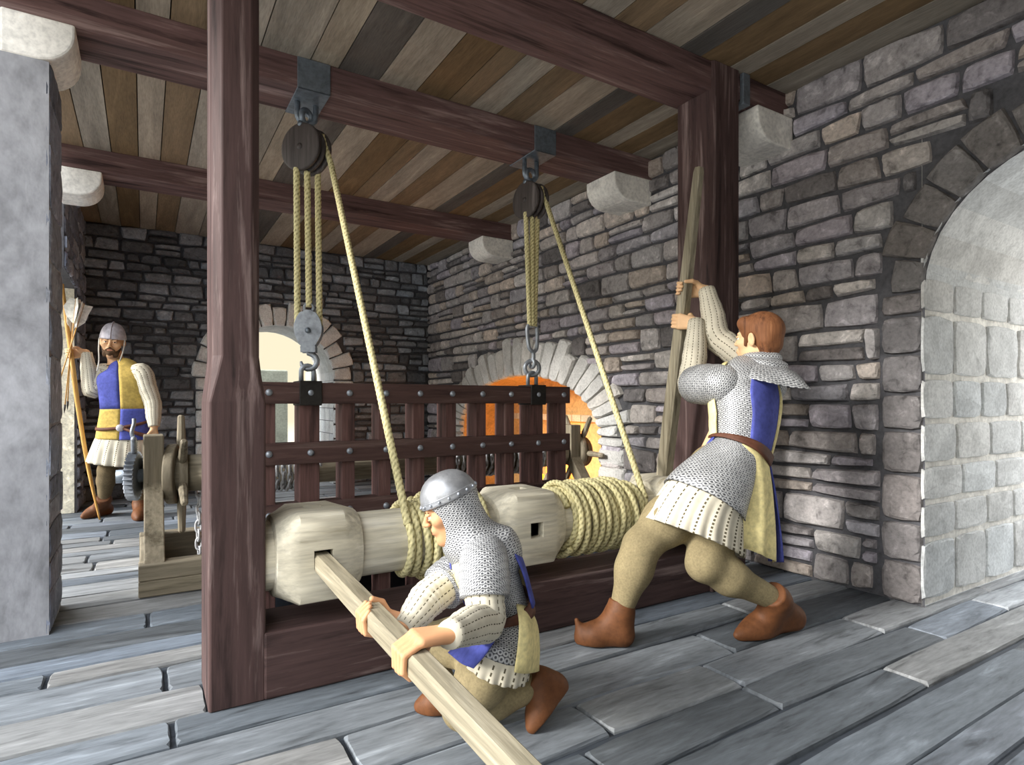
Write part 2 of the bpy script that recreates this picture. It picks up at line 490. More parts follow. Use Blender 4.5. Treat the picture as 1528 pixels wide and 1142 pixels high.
    # passage: far jamb of ashlar, soffit, near jamb and end
    mb = MB(); pale = lambda: jit(G(205, 206, 205), .13, rnd)
    courses = [0, .018, .336, .53, .725, .95, 1.18, 1.51, 1.70, 1.94]
    for yj, sg in ((1.5, -1), (.2, 1)):
        fj = lambda u, v, h: V((u, yj + sg*h, v))
        mb.add([fj(XR+.005, 0, -.012), fj(XR+1.5, 0, -.012), fj(XR+1.5, 2.4, -.012), fj(XR+.005, 2.4, -.012)], [(0, 1, 2, 3)], 1)
        for a, b in zip(courses[1:-1], courses[2:]):
            x = XR - .02; first = True
            while x < XR + 1.4:
                L = rnd.uniform(.30, .46)
                stone(mb, [V((x+.012, a+.014)), V((x+L-.012, a+.014)), V((x+L-.012, b-.014)), V((x+.012, b-.014))], fj, .004, pale(), rnd)
                x += L
    n = 14
    for i in range(n):
        a, b = PI*i/n, PI*(i+1)/n
        P = lambda an, x: V((x, .85 + .66*math.cos(an), 1.62 + .64*math.sin(an)))
        mb.add([P(a, XR-.01), P(b, XR-.01), P(b, XR+1.5), P(a, XR+1.5)], [(0, 1, 2, 3)], 0, pale())
    struct(mb.build('wall_passage', ['ashlar', 'mortar_pale']), 'pale squared stone lining of the passage arch', 'passage')
    # ---------------- back wall with arched window opening
    mb = MB(); fr = lambda u, v, h: V((u, YB - h, v))
    win = arch_pts(1.414, .66, 1.33, .66, -.02)
    holed(mb, lambda u, v, h: V((u, YB + .012, v)), [(-1.6, -.02)] + win + [(XR+.1, -.02), (XR+.1, ZC), (-1.6, ZC)], [], 1)
    def skipb(u, v):
        a = abs(u - 1.414) / .9; b = (v - 1.33) / .9
        return a < 1 and (v < 1.33 or a*a + b*b < 1)
    def colb(u, v):
        base = rnd.choice([G(124,127,132), G(108,111,116), G(140,145,152), G(94,96,100), G(152,159,168)])
        return base
    rubble(mb, fr, (-1.6, XR), (0, ZC), (.07, .16), (.12, .34), colb, .035, .010, rnd, skipb)
    struct(mb.build('wall_back', ['stone', 'mortar']), 'dark grey rubble wall at the far end', 'wall')
    mb = MB()
    voussoirs(mb, fr, 1.414, .655, .655, .91, .91, 1.33, 15, .045, lambda u, v: G(236, 237, 236), rnd)
    v = 0
    while v < 1.32:
        h = min(rnd.uniform(.14, .24), 1.33 - v)
        for u0, u1 in ((1.414-.91, 1.414-.655), (1.414+.655, 1.414+.91)):
            stone(mb, [V((u0, v+.006)), V((u1, v+.006)), V((u1, v+h-.006)), V((u0, v+h-.006))], fr, .045, jit(G(232,233,232), .06, rnd), rnd)
        v += h
    struct(mb.build('trim_3', 'ashlar'), 'white stone surround of the arched opening in the far wall', 'arch')
    mb = MB(); D = .85
    for k in range(4):                                             # reveal laid in courses
        d0, d1 = D*k/4, D*(k+1)/4
        for i in range(len(win) - 1):
            (u0, v0), (u1, v1) = win[i], win[i+1]
            if abs(u0 - u1) < 1e-6:
                a = min(v0, v1); top = max(v0, v1)
                while a < top - .01:
                    h = min(.165, top - a); y0, y1 = YB + d0, YB + d1
                    sx = .004 if u0 < 1.4 else -.004
                    mb.add([V((u0+sx, y0+.004, a+.004)), V((u0+sx, y1-.004, a+.004)), V((u0+sx, y1-.004, a+h-.004)), V((u0+sx, y0+.004, a+h-.004))], [(0, 1, 2, 3)], 0, jit(G(206,208,208), .08, rnd))
                    a += h
                mb.add([V((u0, YB+d0, v0)), V((u1, YB+d0, v1)), V((u1, YB+d1, v1)), V((u0, YB+d1, v0))], [(0, 1, 2, 3)], 1)
            else:
                mb.add([V((u0, YB+d0, v0)), V((u1, YB+d0, v1)), V((u1, YB+d1, v1)), V((u0, YB+d1, v0))], [(0, 1, 2, 3)], 0, jit(G(200,201,200), .06, rnd))
    struct(mb.build('window_1', ['ashlar', 'mortar']), 'deep arched opening to daylight in the far wall', 'window')
    # parapet seen through the opening
    mb = MB(); mb.box((-.6, 9.5, -.3), (1.86, 9.9, 1.53)); mb.box((2.20, 9.5, -.3), (4.6, 9.9, 1.53)); mb.box((-.6, 9.55, -.3), (4.6, 9.88, .35))
    struct(mb.build('wall_parapet', m_paint('parapet stone', '#9a9d8e', ns=4, lo=.85, hi=1.1), bevel=.02), 'grey green parapet beyond the arched opening', 'parapet')
    # ---------------- left wall: pier, embrasure widened unseen for more daylight, wall to the corner
    fl = lambda u, v, h: V((XL + h, u, v))
    mb = MB()
    def coll(u, v): return rnd.choice([G(150,156,170), G(134,140,156), G(160,164,174), G(120,126,140)])
    mb.box((XL-.6, 7.0, -.02), (XL, YB+.1, ZC), 1); mb.box((XL-.6, 5.9, 2.12), (XL, 7.0, ZC), 1)
    rubble(mb, fl, (7.0, YB), (0, ZC), (.09, .2), (.15, .4), coll, .02, .008, rnd)
    rubble(mb, fl, (5.9, 7.0), (2.12, ZC), (.09, .2), (.15, .4), coll, .02, .008, rnd)
    mb.box((XL-.6, 6.99, 0), (XL-.02, 7.0, 2.12), 0, lin('#ece8d4'))  # far reveal of the embrasure, its daylight put into the cream colour
    # pier under the near corbel, standing proud of the wall
    mb.box((-1.9, 3.40, -.02), (-.365, 3.85, 2.588), 2, lin((158,159,164)))
    mb.box((-1.9, 3.40, 2.60), (XL-.04, 3.85, ZC), 2, lin((158,159,164)))
    def colp(u, v): return rnd.choice([G(150,150,152), G(136,138,146), G(164,164,166), G(124,126,136)])
    rubble(mb, lambda u, v, h: V((-.365 + h, u, v)), (3.40, 3.85), (0, 2.6), (.16, .34), (.22, .5), coll, .008, .002, rnd)
    struct(mb.build('wall_left', ['stone', 'mortar', 'pier']), 'grey blue stone wall and pier beside the archer', 'wall')

build_room()
def front_light_blocker():  # unseen wall, added to cut front light and darken the timber fronts
    mb = MB(); mb.box((-.62, -2.3, -.02), (XR+.3, -1.8, ZC))
    struct(mb.build('wall_front_blocker', m_paint('dark rubble', '#6f6d6c', ns=8, lo=.5, hi=1.4)), 'unseen grey wall added behind the viewpoint to block front light', 'wall')
front_light_blocker()

# ------------------------------------------------------------------ timbers
def post(x0, x1, y0, y1, z1, parent, flare=1.12, inset=.016):
    mb = MB(); R = []
    for z, ins, ch in ((-.0, 0, .006), (flare-.07, 0, .006), (flare+.03, inset*.7, .02), (flare+.09, inset, .028), (z1, inset, .028)):
        a, b, c, d = x0+ins, x1-ins, y0+ins, y1-ins
        R.append([V(p) for p in ((a+ch,c,z),(b-ch,c,z),(b,c+ch,z),(b,d-ch,z),(b-ch,d,z),(a+ch,d,z),(a,d-ch,z),(a,c+ch,z))])
    mb.rings(R)
    return mb.build('post', 'timber_z', parent, bevel=.003, seg=1)

fr_ = thing('timber_gantry', 'dark timber frame of two posts, lintel and sill holding the rope drum', 'timber frame', (1.5, 2.38, 0))
post(.185, .367, 2.25, 2.54, 2.79, fr_)
post(2.665, 2.955, 2.23, 2.535, 2.957, fr_)
mb = MB(); mb.box((-1.2, 2.26, 2.79), (3.40, 2.52, 2.955)); mb.build('lintel', 'beam_lit_x', fr_, bevel=.008)
mb = MB(); mb.box((.36, 2.245, 0), (2.67, 2.52, .235)); mb.build('sill_beam', 'timber_x', fr_, bevel=.008)
mb = MB(); mb.box((2.94, 2.235, 2.77), (3.0, 2.54, 2.95)); mb.build('strap', 'iron', fr_, bevel=.004)

def beam(y0, y1, label):
    mb = MB(); mb.box((XL-.05, y0, 2.79), (XR+.02, y1, ZC)); o = mb.build('ceiling_beam', 'beam_lit_x', bevel=.008)
    return tag(o, label, 'beam', 'timber beams under the ceiling')
beam(3.43, 3.75, 'dark reddish ceiling beam carrying the two iron straps and pulleys')
beam(5.48, 5.80, 'dark reddish ceiling beam nearest the far wall, with no pulleys')

def corbel(side, yc, w, label, proj=.36, zt=2.79, h=.19):
    prof = [(0, zt), (proj, zt), (proj, zt - h*.25)]
    for i in range(1, 9):
        a = PI/2 * i / 8; prof.append((proj - .16*(1-math.cos(a)), zt - h*.25 - h*.75*math.sin(a)))
    prof.append((0, zt - h))
    xw = XR + .03 if side > 0 else XL - .03
    mb = MB(); mb.prism([V((xw - side*(p + .03), yc - w/2, z)) for p, z in prof], V((0, w, 0)))
    return tag(mb.build('stone_corbel', 'corbel', bevel=.01), label, 'corbel', 'cream stone corbels under the beam ends')
corbel(-1, 3.58, .34, 'cream stone corbel on top of the pier beside the thick near post', .27, 2.79, .2)
corbel(-1, 5.64, .32, 'small cream stone corbel on the blue grey wall above the archer', .27, 2.79, .2)
corbel(1, 2.39, .34, 'cream stone corbel under the lintel end behind the tall frame post', .34, 2.79, .2)
corbel(1, 3.59, .34, 'cream stone corbel between the smaller pulley and the tall frame post', .38, 2.79, .2)
corbel(1, 5.64, .32, 'cream stone corbel close to the corner of the far wall', .38, 2.79, .2)

# ------------------------------------------------------------------ portcullis
pc = thing('portcullis', 'dark oak portcullis grille with iron bolts raised from the floor slot', 'portcullis', (1.6, 3.58, -.45))
PCX = [.584 + .2226*i for i in range(10)]
for i, x in enumerate(PCX):
    w = .056 if i in (1, 8) else .038
    mb = MB(); mb.box((x-w, 3.515, -.45), (x+w, 3.655, 1.155)); mb.build('stile', 'grille_z', pc, bevel=.004)
for z in (1.04, .70, .36, .02):
    mb = MB(); mb.box((.53, 3.49, z), (2.645, 3.60, z+.12)); r = mb.build('rail', 'grille_x', pc, bevel=.004)
    for x in PCX:
        mb = MB(); mb.lathe((x, 3.49, z+.062), (0, -1, 0), [(.019, -.002), (.019, .004), (.014, .011), (.004, .014)], 12)
        b = mb.build('bolt', 'iron_pale', r, True)
for i in (1, 8):
    x = PCX[i]; mb = MB(); mb.box((x-.062, 3.482, 1.03), (x+.062, 3.66, 1.17)); mb.build('iron_plate', 'iron_black', pc, bevel=.004)
    mb = MB(); P = [V((x-.035, 3.57, 1.15)), V((x-.035, 3.57, 1.225))]
    for a in range(1, 8): P.append(V((x - .035*math.cos(PI*a/8), 3.57, 1.225 + .035*math.sin(PI*a/8))))
    P += [V((x+.035, 3.57, 1.225)), V((x+.035, 3.57, 1.15))]
    mb.tube(P, .014, 10); mb.build('staple', 'iron_pale', pc, True)

# ------------------------------------------------------------------ rope drum
DY, DZ = 2.39, .475
dr = thing('windlass_drum', 'pale timber rope drum with squared mortised blocks lying between the frame posts', 'windlass drum', (1.5, DY, DZ-.17))
mb = MB(); mb.lathe((0, DY, DZ), (1, 0, 0), [(.128, .36), (.128, 2.67)], 40); BARREL = mb.build('barrel', 'pale_x', dr, True)
def block(x0, x1, name='mortised_block'):
    mb = MB(); R = []; s = .168
    def sec(x, k, sq):
        out = []
        for j in range(48):
            a = 2*PI*j/48; p = 2 + sq*7
            r = k / ((abs(math.cos(a))**p + abs(math.sin(a))**p) ** (1/p))
            out.append(V((x, DY + r*math.cos(a), DZ + r*math.sin(a))))
        return out
    for x, k, q in ((x0-.05, .130, 0), (x0-.045, .148, .05), (x0+.0, .160, .35), (x0+.03, s, 1), (x1-.03, s, 1), (x1, .160, .35), (x1+.045, .148, .05), (x1+.05, .130, 0)):
        R.append(sec(x, k, q))
    mb.rings(R); o = mb.build(name, 'pale_x', dr, True)
    xc = (x0+x1)/2
    for ax in ((0, -1, 0), (0, 0, 1)):
        a = V(ax); u = V((1, 0, 0)); w = a.cross(u); c = V((xc, DY, DZ)) + a*.1665; h = .034
        m2 = MB(); q = [c + u*(sx*h) + w*(sy*h) + a*.03 for sx, sy in ((-1,-1),(1,-1),(1,1),(-1,1))]
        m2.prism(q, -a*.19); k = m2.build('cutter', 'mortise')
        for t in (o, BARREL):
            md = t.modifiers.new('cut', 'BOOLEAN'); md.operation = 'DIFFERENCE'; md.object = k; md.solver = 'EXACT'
            dg = bpy.context.evaluated_depsgraph_get(); nm = bpy.data.meshes.new_from_object(t.evaluated_get(dg)); t.modifiers.clear(); t.data = nm
            nm.set_sharp_from_angle(angle=math.radians(35))
        bpy.data.objects.remove(k)
    return o
B1, B2, B3 = block(.45, .67), block(1.37, 1.63), block(2.34, 2.60)

# ------------------------------------------------------------------ rope
ROPE_L, ROPE_SHADE = lin('#e0d6a4'), lin('#7d7343')  # darker tone paints shade into the strand grooves
def rope_tube(mb, pts, r, pitch=.075, step=.010, light=ROPE_L, dark=ROPE_SHADE):
    P = [V(p) for p in pts]; L = [0]
    for a, b in zip(P, P[1:]): L.append(L[-1] + (b-a).length)
    n = max(int(L[-1] / step), 2); Q = []; k = 0
    for i in range(n + 1):
        s = L[-1]*i/n
        while k < len(L) - 2 and L[k+1] < s: k += 1
        f = (s - L[k]) / max(L[k+1] - L[k], 1e-9); Q.append(P[k].lerp(P[k+1], f))
    fr = frames(Q); R = []; CC = []; m = 12
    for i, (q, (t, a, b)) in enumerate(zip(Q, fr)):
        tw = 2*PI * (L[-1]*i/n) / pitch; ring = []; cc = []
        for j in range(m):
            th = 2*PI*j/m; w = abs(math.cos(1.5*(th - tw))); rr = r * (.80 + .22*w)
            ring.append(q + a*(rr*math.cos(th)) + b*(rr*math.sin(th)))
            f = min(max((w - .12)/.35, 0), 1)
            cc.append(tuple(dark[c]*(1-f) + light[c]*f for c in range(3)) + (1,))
        R.append(ring); CC.append(cc)
    mb.rings(R, True, True, 0, CC)

def coil_pts(x0, x1, r, turns, a0, a1, n=40, wobble=.004, seed=0):
    rnd = random.Random(seed); out = []; N = int(turns*n)
    for i in range(N + 1):
        a = a0 + 2*PI*turns*i/N
        out.append(V((x0 + (x1-x0)*i/N + wobble*math.sin(i*.37+seed), DY + (r + wobble*math.sin(i*.23+seed))*math.cos(a), DZ + (r+wobble*math.sin(i*.23+seed))*math.sin(a))))
    return out

def tackle_rope(name, label, tops, bots, haul_top, x_start, x_end, turns, blockc, seed, sag=.0):
    o = thing(name, label, 'rope', (x_start, DY, 0), 'hoisting ropes of the portcullis')
    for a, b in zip(tops, bots):
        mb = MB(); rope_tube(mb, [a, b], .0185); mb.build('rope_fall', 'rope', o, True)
    r = .128 + .017; hy, hz = haul_top.y - DY, haul_top.z - DZ; dist = math.hypot(hy, hz)
    al = math.atan2(hz, hy) + math.acos(r / dist)
    tp = V((x_start, DY + r*math.cos(al), DZ + r*math.sin(al)))
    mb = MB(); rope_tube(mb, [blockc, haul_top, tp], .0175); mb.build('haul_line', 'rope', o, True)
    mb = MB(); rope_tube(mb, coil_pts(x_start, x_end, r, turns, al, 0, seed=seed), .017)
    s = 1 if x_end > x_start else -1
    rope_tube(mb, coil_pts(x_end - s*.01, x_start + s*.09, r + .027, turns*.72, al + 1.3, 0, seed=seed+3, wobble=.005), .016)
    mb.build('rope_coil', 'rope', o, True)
    return o

def pulley(name, label, c, ax, top, strap_x, scale=1.0):
    """round wooden double block with iron hook"""
    ax = V(ax).normalized(); o = thing(name, label, 'pulley', c, 'pulley blocks hung from the beam')
    r = .137*scale; tk = .026; off = (.046)
    for s in (-1, 0, 1):
        cc = V(c) + ax*(s*off)
        mb = MB(); rr = r if s else r*.97
        mb.lathe(cc, ax, [(rr*.90, -tk/2), (rr*.985, -tk/2+.004), (rr, 0), (rr*.985, tk/2-.004), (rr*.90, tk/2)], 40)
        mb.build('cheek' if s else 'divider', 'pulley', o, True, bevel=0)
    mb = MB()
    for s in (-.5, .5): mb.lathe(V(c) + ax*(s*off), ax, [(r*.80, -.011), (r*.74, 0), (r*.80, .011)], 32)
    mb.build('sheave', 'iron_black', o, True)
    mb = MB(); tv = V((0, 0, 1)); up = V(c) + tv*(r*.97)
    mb.lathe(V(c), ax, [(.018, -off-tk*.5-.004), (.018, off+tk*.5+.004)], 16); mb.build('axle', 'pulley', o, True)
    mb = MB()
    mb.tube([up + ax*(-.06) , up + ax*.06], .016, 10)
    mb.torus(up + tv*.055, ax.cross(tv), .040, .017, 24, 10, stretch=tv)
    mb.tube([up - tv*.02, up + tv*.03], [.024, .018], 12)
    mb.build('eye', 'iron', o, True)
    return o

def strap(x0, x1, label):
    o = thing('iron_strap', label, 'iron strap', ((x0+x1)/2, 3.59, 2.78), 'iron straps round the pulley beam')
    mb = MB(); t = .008
    mb.box((x0, 3.43-t, 2.79-t), (x1, 3.43, ZC-.004)); mb.box((x0, 3.43-t, 2.79-t), (x1, 3.75+t, 2.79)); mb.box((x0, 3.75, 2.79-t), (x1, 3.75+t, ZC-.004))
    mb.build('band', 'iron', o, bevel=.003)
    return o
def clevis(o, xc, yc, zb):
    """U-shaped hanger under the strap"""
    mb = MB(); w = .052; P = [V((xc-w, yc, 2.785)), V((xc-w, yc, zb+.05))]
    for a in range(1, 10): P.append(V((xc - w*math.cos(PI*a/10), yc, zb + .05 - .05*math.sin(PI*a/10))))
    P += [V((xc+w, yc, zb+.05)), V((xc+w, yc, 2.785))]
    mb.tube(P, .0165, 12); mb.build('hanger', 'iron', o, True)

PL = V((.806, 3.59, 2.515)); PR = V((2.365, 3.59, 2.49))
s1 = strap(.72, .90, 'iron strap on the beam above the larger pulley block'); clevis(s1, .806, 3.59, 2.665)
s2 = strap(2.29, 2.47, 'iron strap on the beam above the smaller pulley block'); clevis(s2, 2.365, 3.59, 2.64)
axL, axR = V((-.80, -.60, 0)), V((-.985, -.17, 0))
pulley('pulley_block', 'round dark wooden pulley block hanging beside the thick near post', PL, axL, None, 0)
pulley('pulley_block', 'round dark wooden pulley block hanging near the wall with the hearth', PR, axR, None, 0, .98)

# lower metal block of the near tackle
lb = thing('lower_pulley_block', 'leaf shaped grey iron pulley block hooked to the portcullis top', 'pulley', (.816, 3.575, 1.3))
n_ = V((-.35, -.94, 0)).normalized(); lat = V((0, 0, 1)).cross(n_) * -1
def leaf(off, th):
    prof = []
    for i in range(33):
        t = i/32; z = 1.335 + .245*t
        w = .03 + .048*math.sin(PI*min(max((t-.12)/.88, 0), 1))**.8 + (.012 if t < .15 else 0)
        prof.append((w * (1 if t < .96 else .6), z))
    poly = [V((.816, 3.575, z)) + lat*w + n_*off for w, z in prof] + [V((.816, 3.575, z)) - lat*w + n_*off for w, z in reversed(prof)]
    mb = MB(); mb.prism(poly, n_*th); return mb
for off in (-.045, .033): leaf(off, .012).build('cheek', 'iron_pale', lb, bevel=.003)
mb = MB(); mb.lathe(V((.816, 3.575, 1.46)), n_, [(.068, -.026), (.05, 0), (.068, .026)], 28); mb.build('sheave', 'iron', lb, True)
mb = MB(); mb.lathe(V((.816, 3.575, 1.46)), n_, [(.016, -.05), (.016, .055)], 12)
mb.build('axle', 'iron', lb, True)
mb = MB(); P = [V((.816, 3.575, 1.35))]
for a in range(0, 11): 
    an = PI*.5 + 1.5*PI*a/10; P.append(V((.816, 3.572, 1.285)) + lat*(.045*math.cos(an)) + V((0, 0, .045*math.sin(an))))
mb.tube(P, [.02] + [.016]*9 + [.012, .007], 10); mb.build('hook', 'iron_pale', lb, True)
mb = MB(); mb.torus(V((.816, 3.575, 1.595)), n_, .026, .010, 20, 8); mb.build('becket_ring', 'iron_pale', lb, True)

# shackle and ring of the far tackle
sh = thing('rope_shackle', 'long iron shackle with ring joining the rope to the portcullis top', 'shackle', (2.365, 3.57, 1.25))
mb = MB(); mb.torus(V((2.365, 3.57, 1.292)), (.35, 1, 0), .052, .0155, 26, 10); mb.build('ring', 'iron_pale', sh, True)
mb = MB(); P = [V((2.365, 3.555, 1.335)), V((2.365, 3.555, 1.40)), V((2.332, 3.56, 1.44)), V((2.322, 3.57, 1.56)), V((2.335, 3.57, 1.60))]
mb.tube(smooth_path(P, 6), .014, 10)
P = [V((2.365, 3.555, 1.40)), V((2.398, 3.56, 1.44)), V((2.408, 3.57, 1.56)), V((2.395, 3.57, 1.60))]
mb.tube(smooth_path(P, 6), .014, 10); mb.tube([V((2.325, 3.57, 1.59)), V((2.405, 3.57, 1.59))], .013, 10)
mb.torus(V((2.365, 3.57, 1.325)), (1, 0, 0), .030, .013, 18, 8)
mb.build('shackle_bow', 'iron_pale', sh, True)

R3 = lambda a: V(a)
tackle_rope('hoisting_rope', 'yellow hemp rope running from the larger pulley to the drum by the kneeling man',
    [V((.748, 3.58, 2.395)), V((.806, 3.575, 2.385)), V((.872, 3.60, 2.40))], [V((.752, 3.575, 1.50)), V((.816, 3.575, 1.60)), V((.876, 3.575, 1.50))],
    V((.925, 3.50, 2.42)), .905, 1.29, 10.5, V((.88, 3.54, 2.60)), 1)
tackle_rope('hoisting_rope', 'yellow hemp rope running from the smaller pulley to the drum by the lever man',
    [V((2.315, 3.575, 2.40)), V((2.365, 3.57, 2.38)), V((2.415, 3.575, 2.40))], [V((2.345, 3.57, 1.59)), V((2.366, 3.565, 1.59)), V((2.388, 3.57, 1.59))],
    V((2.43, 3.475, 2.44)), 2.20, 1.70, 13, V((2.41, 3.52, 2.58)), 5)

# ------------------------------------------------------------------ levers
def lever(name, label, a, b, w0, w1, m):
    a, b = V(a), V(b); mb = MB(); t = (b-a).normalized(); u = V((1, 0, 0)); w = t.cross(u).normalized(); R = []
    for f, k in ((0, .75), (.01, 1), (.22, 1.0), (.30, .97), (.985, .0), (1, -.2)):
        s = (w1 + (w0-w1)*max(k, 0)) * (1 if k >= 0 else .8); c = s*.30; p = a.lerp(b, f)
        R.append([p + u*x + w*y for x, y in ((s-c,-s),(s,-s+c),(s,s-c),(s-c,s),(-s+c,s),(-s,s-c),(-s,-s+c),(-s+c,-s))])
    mb.rings(R); return tag(mb.build(name, m), label, 'lever', 'wooden levers turning the drum')
L1a, L1b = V((.56, 2.285, .462)), V((.556, .62, .398))
lever('handspike', 'wooden lever slotted into the drum and gripped by the kneeling man', L1a, L1b, .032, .026, 'bar_y')
L2a, L2b = V((2.47, 2.405, .585)), V((2.47, 2.15, 2.275))
lever('handspike', 'tall wooden lever standing upright in the drum and pulled by the bareheaded man', L2a, L2b, .036, .022, 'bar_z')

# ------------------------------------------------------------------ rear chain windlass
RY_, RZ_ = 4.26, .605
rw = thing('chain_windlass', 'weathered oak chain windlass behind the portcullis with spoked wheel and iron gear', 'windlass', (1.6, RY_, 0))
def bx(lo, hi, name, m, parent, bev=.006):
    mb = MB(); mb.box(lo, hi); return mb.build(name, m, parent, bevel=bev)
bx((-.025, 3.76, 0), (3.265, 3.90, .085), 'base_beam', 'grey_wood_x', rw); bx((-.025, 3.765, .086), (3.265, 3.895, .17), 'base_beam', 'grey_wood_x', rw)
bx((-.025, 4.62, 0), (3.265, 4.76, .17), 'base_beam', 'grey_wood_x', rw)
bx((-.02, 3.80, .0), (.10, 4.72, .166), 'base_beam', 'grey_wood_y', rw); bx((3.14, 3.80, .0), (3.26, 4.72, .166), 'base_beam', 'grey_wood_y', rw)
def leg(x0, x1, ytop, ybot, wt, wb, ztop, parent, name='leg'):
    mb = MB(); pol = [V((x0, ybot-wb/2, .165)), V((x0, ybot+wb/2, .165)), V((x0, ytop+wt/2, ztop)), V((x0, ytop-wt/2, ztop))]
    mb.prism(pol, V((x1-x0, 0, 0))); return mb.build(name, 'grey_wood_z', parent, bevel=.006)
for x0 in (.0, 3.15):
    leg(x0, x0+.1, 4.24, 3.86, .12, .12, .62, rw); leg(x0+.01, x0+.09, 4.32, 4.68, .09, .10, .60, rw)
    bx((x0-.003, 4.14, .50), (x0+.103, 4.36, .85), 'bearing_block', 'grey_wood_z', rw)
mb = MB(); mb.lathe((0, RY_, RZ_), (1, 0, 0), [(.115, .15), (.115, 3.13)], 32); mb.build('drum', 'grey_wood_x', rw, True)
TURN = Matrix.Rotation(math.radians(-13), 4, 'Z')
def turned(c): c = V(c); return Matrix.Translation(c) @ TURN @ Matrix.Translation(-c)
def wheel(x, r):
    mb = MB(); mb.lathe((x, RY_, RZ_), TURN.to_3x3() @ V((1, 0, 0)), [(r*.97, -.028), (r, -.022), (r, .022), (r*.97, .028)], 36); w = mb.build('wheel', 'grey_wood_z', rw, True, bevel=.004)
    return w
for x, ang0, s in ((.155, 0.12, 1), (3.305, 0.5, .9)):
    wheel(x, .185*s)
    mb = MB(); mb.lathe((x+.05, RY_, RZ_), (1, 0, 0), [(.15*s, -.024), (.15*s, .024)], 32); mb.build('hub', 'grey_wood_z', rw, True, bevel=.004)
    for k in range(6):
        a = ang0 + 2*PI*k/6; d = V((0, math.sin(a), math.cos(a)))
        mb = MB(); c = V((x+.045 if x < 1 else x+.0, RY_, RZ_)); mb.tube([c + d*.12, c + d*.20, c + d*.355, c + d*.365], [.018, .026, .020, .012], 8)
        mb.build('spoke', 'grey_wood_z', rw, False)
mb = MB(); mb.lathe((-.012, RY_, RZ_), (1, 0, 0), [(.04, -.13), (.04, .02)], 16); mb.build('axle', 'iron', rw, True)
mb = MB(); R0 = []; N = 32; pts = []
for i in range(N):
    for da, r in ((-.35, .125), (0.25, .148), (.45, .125)):
        a = 2*PI*(i + da)/N; pts.append(V((-.075, RY_ + r*math.cos(a), RZ_ + r*math.sin(a))))
tm = turned((-.05, RY_, RZ_)); mb.prism([tm @ p for p in pts], tm.to_3x3() @ V((.05, 0, 0))); mb.build('gear', 'iron_pale', rw, bevel=.002)
mb = MB(); mb.lathe(tm @ V((-.075, RY_, RZ_)), tm.to_3x3() @ V((-1, 0, 0)), [(.045, 0), (.045, .02), (.03, .035)], 20); mb.build('gear_hub', 'iron', rw, True)
mb = MB(); mb.tube(smooth_path([V((-.05, 4.22, .745)), V((-.05, 4.20, .80)), V((-.05, 4.16, .83)), V((-.05, 4.05, .835))], 5), [.016]*15 + [.012], 8)
mb.tube(smooth_path([V((-.05, 4.2, .82)), V((-.06, 4.17, .87)), V((-.05, 4.19, .92)), V((-.05, 4.2, .95))], 5), .011, 8)
mb.build('pawl', 'iron_pale', rw, True)

def chain(label, x0, x1, turns, drop):
    o = thing('chain', label, 'chain', ((x0+x1)/2, RY_, RZ_-.14), 'chains wound on the rear windlass')
    mb = MB(); N = int(turns*17); r = .139
    def link_(c, t, nrm):
        t = t.normalized(); nrm = (nrm - t*nrm.dot(t)).normalized(); P = []
        for k in range(14):
            a = 2*PI*k/14; P.append(c + t*(.034*math.cos(a)) + nrm.cross(t)*(.0165*math.sin(a)) + t*(.004*math.copysign(1, math.cos(a))))
        mb.loop(P, .0078, 6)
    for i in range(N):
        a = PI + 2*PI*i/17; x = x0 + (x1-x0)*i/N
        c = V((x, RY_ + r*math.cos(a), RZ_ + r*math.sin(a))); rad = V((0, math.cos(a), math.sin(a))); t = V(((x1-x0)/turns/(2*PI*r), -math.sin(a), math.cos(a)))
        nn = rad if i % 2 else rad.cross(t)
        nn = nn.lerp(rad.cross(t) if i % 2 else rad, .35)
        link_(c, t, nn)
    mb.build('wound_links', 'chainiron', o, True)
    if drop:
        mb = MB(); z = RZ_ - .13; i = 0
        while z > .03:
            c = V((drop[0] + .004*math.sin(i), drop[1], z)); link_(c, V((0, .1, 1)), V((1, .3, 0)) if i % 2 else V((.3, 1, 0))); z -= .055; i += 1
        mb.build('hanging_links', 'chainiron', o, True)
    return o
chain('iron chain wound on the rear windlass close to the spoked wheel', .50, 1.02, 13, (.30, 4.30))
chain('iron chain wound on the rear windlass close to the hearth', 2.0, 2.9, 18, None)

# ------------------------------------------------------------------ hearth fire
fi = thing('hearth_fire', 'log fire burning on the floor of the arched hearth', 'fire', (3.72, 5.4, 0))
for k, (a, y, x, z) in enumerate(((.2, 5.35, 3.64, .065), (-.3, 5.45, 3.78, .065), (1.2, 5.4, 3.72, .14))):
    d = V((math.sin(a), math.cos(a), 0)); mb = MB(); c = V((x, y, z)); mb.tube([c - d*.2, c + d*.2], [.055, .05], 10); mb.build('log', 'charred', fi, True)
for k in range(5):
    mb = MB(); c = V((3.72 + .05*math.sin(k*2.1), 5.2 + .1*k, .15)); h = .22 + .07*math.sin(k*1.7)
    mb.tube([c, c + V((.01, .01, h*.35)), c + V((-.015, .015, h*.7)), c + V((.0, -.005, h))], [.03, .06, .035, .004], 10); mb.build('flame', 'flame', fi, True)
lt = bpy.data.lights.new('fire glow', 'POINT'); lt.color = (1, .42, .06); lt.energy = 10; lt.shadow_soft_size = .15
lo = bpy.data.objects.new('fire_glow', lt); lo.location = (3.66, 5.35, .5); C.objects.link(lo)

